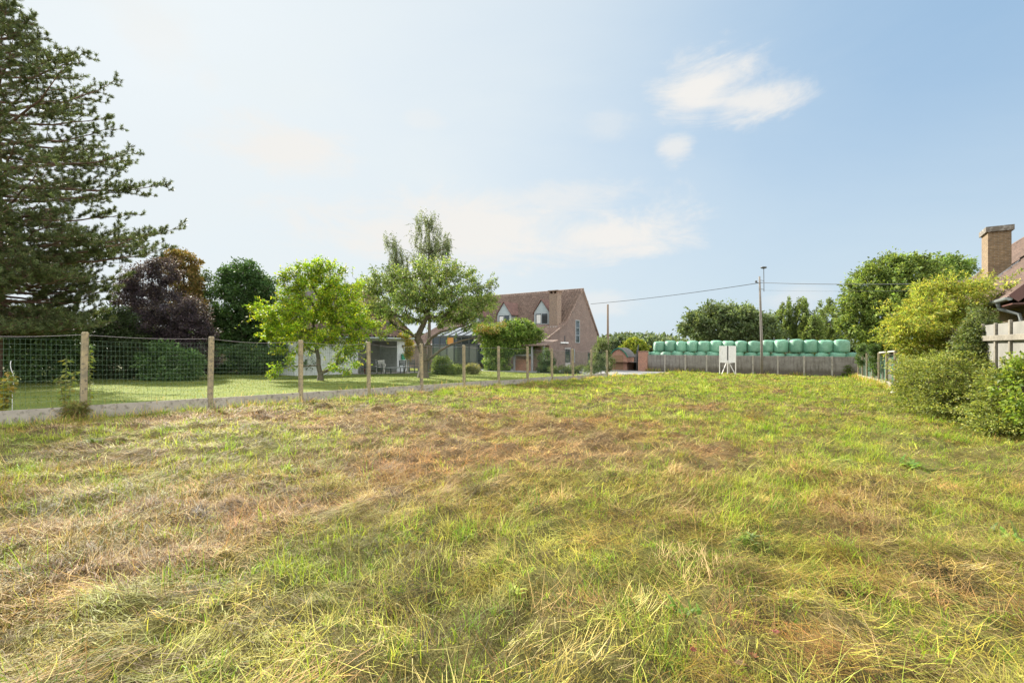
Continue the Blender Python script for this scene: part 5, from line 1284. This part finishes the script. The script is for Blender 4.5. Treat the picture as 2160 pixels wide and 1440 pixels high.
# spiral plant stake
sp = gpt(26, 10.9); t = thing('spiral_stake', 'white twisted metal plant stake behind the fence at the left edge', 'stake', tuple(sp))
MB().tube([(.03*math.sin(9*z)*(z > .5), .03*math.cos(9*z)*(z > .5), z) for z in np.linspace(-.1, 1.22, 34)], .008, 6).build('rod', mottled('galvanised_rod', (.5, .5, .5), (.6, .6, .6), 5, .35), t, smooth=True)
# broad leaved weeds in the field
def rosette(label, px, py, n, L, W, pal):
    t_ = (px-1080)/FPX; Yg = EYE/((py-HOR)/FPX-.0203*(t_*D[0]+D[1])); x, y = t_*Yg, Yg; a, b = to_plot(x, y); z = float(field_z(np.array(a), np.array(b)))
    t = thing('dock_weed', label, 'weed', (x, y, z), 0, 'broad leaved weeds in the mown field'); parts = []
    n = int(n*1.8); L *= .62; W *= .55; pal = np.array(pal)*1.45
    an = rng.uniform(0, 6.28, n); P = np.zeros((n, 3)); P[:, :2] = rng.normal(0, L*.35, (n, 2)); P[:, 2] = .01
    parts = blades(P, an, np.abs(rng.normal(.75, .25, n)), np.abs(rng.normal(.3, .12, n)), L*rng.uniform(.6, 1.2, n), W*rng.uniform(.7, 1.2, n), pick(np.array(pal), n), 4)
    V, F, C = parts
    # widen to a leaf outline
    Vv = V.reshape(n, 5, 2, 3); mid = Vv.mean(2, keepdims=True); k = np.array([.25, 1.0, 1.25, 1.15, .5])[None, :, None, None]; V = (mid+(Vv-mid)*k).reshape(-1, 3)
    mesh_np('leaves', V, F, M['grass'], t, C=C)
G2 = [(.13, .22, .04), (.18, .27, .05), (.10, .18, .035)]
rosette('large spreading dock weed in the grass below the right hedge', 1915, 985, 16, .34, .09, G2)
rosette('grey green thistle like rosette right of the field middle', 1575, 1145, 12, .2, .05, [(.16, .22, .08), (.13, .19, .07)])
rosette('small bright green rosette in the hay at the bottom centre', 1085, 1268, 6, .10, .045, [(.28, .36, .06)])
rosette('dark green leafy tuft in the hay near the left fence', 198, 940, 22, .22, .04, [(.12, .16, .04), (.10, .14, .035)])
rosette('leafy weed with long leaves near the right edge of the field', 2120, 1160, 14, .24, .07, G2)
rosette('bright green weed clump standing in hay left of the middle', 607, 1000, 20, .26, .03, [(.26, .33, .05), (.22, .30, .05)])
rosette('green weed rosette in the grass at the lower right', 1440, 1290, 12, .18, .05, G2)
# fallen reddish leaves at the bottom right
for lab, px, py, cc in (('reddish fallen leaf, leftmost of those at the bottom edge', 1462, 1388, (.5, .16, .12)), ('small pale red fallen leaf near the bottom edge', 1529, 1412, (.55, .22, .12)), ('orange fallen leaf between the two red ones', 1590, 1412, (.6, .26, .12)),
                    ('pinkish fallen leaf furthest right of the red leaves', 1636, 1395, (.6, .2, .17)), ('tan fallen leaf at the very bottom of the field', 1560, 1436, (.55, .36, .2))):
    t_ = (px-1080)/FPX; Yg = EYE/((py-HOR)/FPX-.0203*(t_*D[0]+D[1])); x, y = t_*Yg, Yg; a, b = to_plot(x, y); z = float(field_z(np.array(a), np.array(b)))+.06
    n = 5; an = np.linspace(-1.5, 1.5, n)+rng.normal(0, .1, n)+1.2; P = np.zeros((n, 3))
    V, F, C = blades(P, an, rng.uniform(1.0, 1.35, n), np.full(n, .12), .026*rng.uniform(.6, 1.2, n), np.full(n, .02), pick(np.array([cc])*.62, n, .1), 3)
    o = mesh_np('fallen_leaf', V, F, M['grass'], C=C); o.location = (x, y, z); tag(o, lab, 'leaf', 'reddish fallen leaves')
# pale stone at the hedge foot
p = gpt(1891, 20.0); mb = MB(); mb.lathe([(.02, 0), (.17, .0), (.2, .06), (.13, .13), (.02, .15)], (0, 0, 0), 12); o = mb.build('stone', mottled('pale_stone', (.5, .49, .46), (.6, .59, .56), 6), smooth=True); o.location = (p[0], p[1], p[2]+.04); tag(o, 'pale flat stone in the grass at the foot of the right hedge', 'stone')
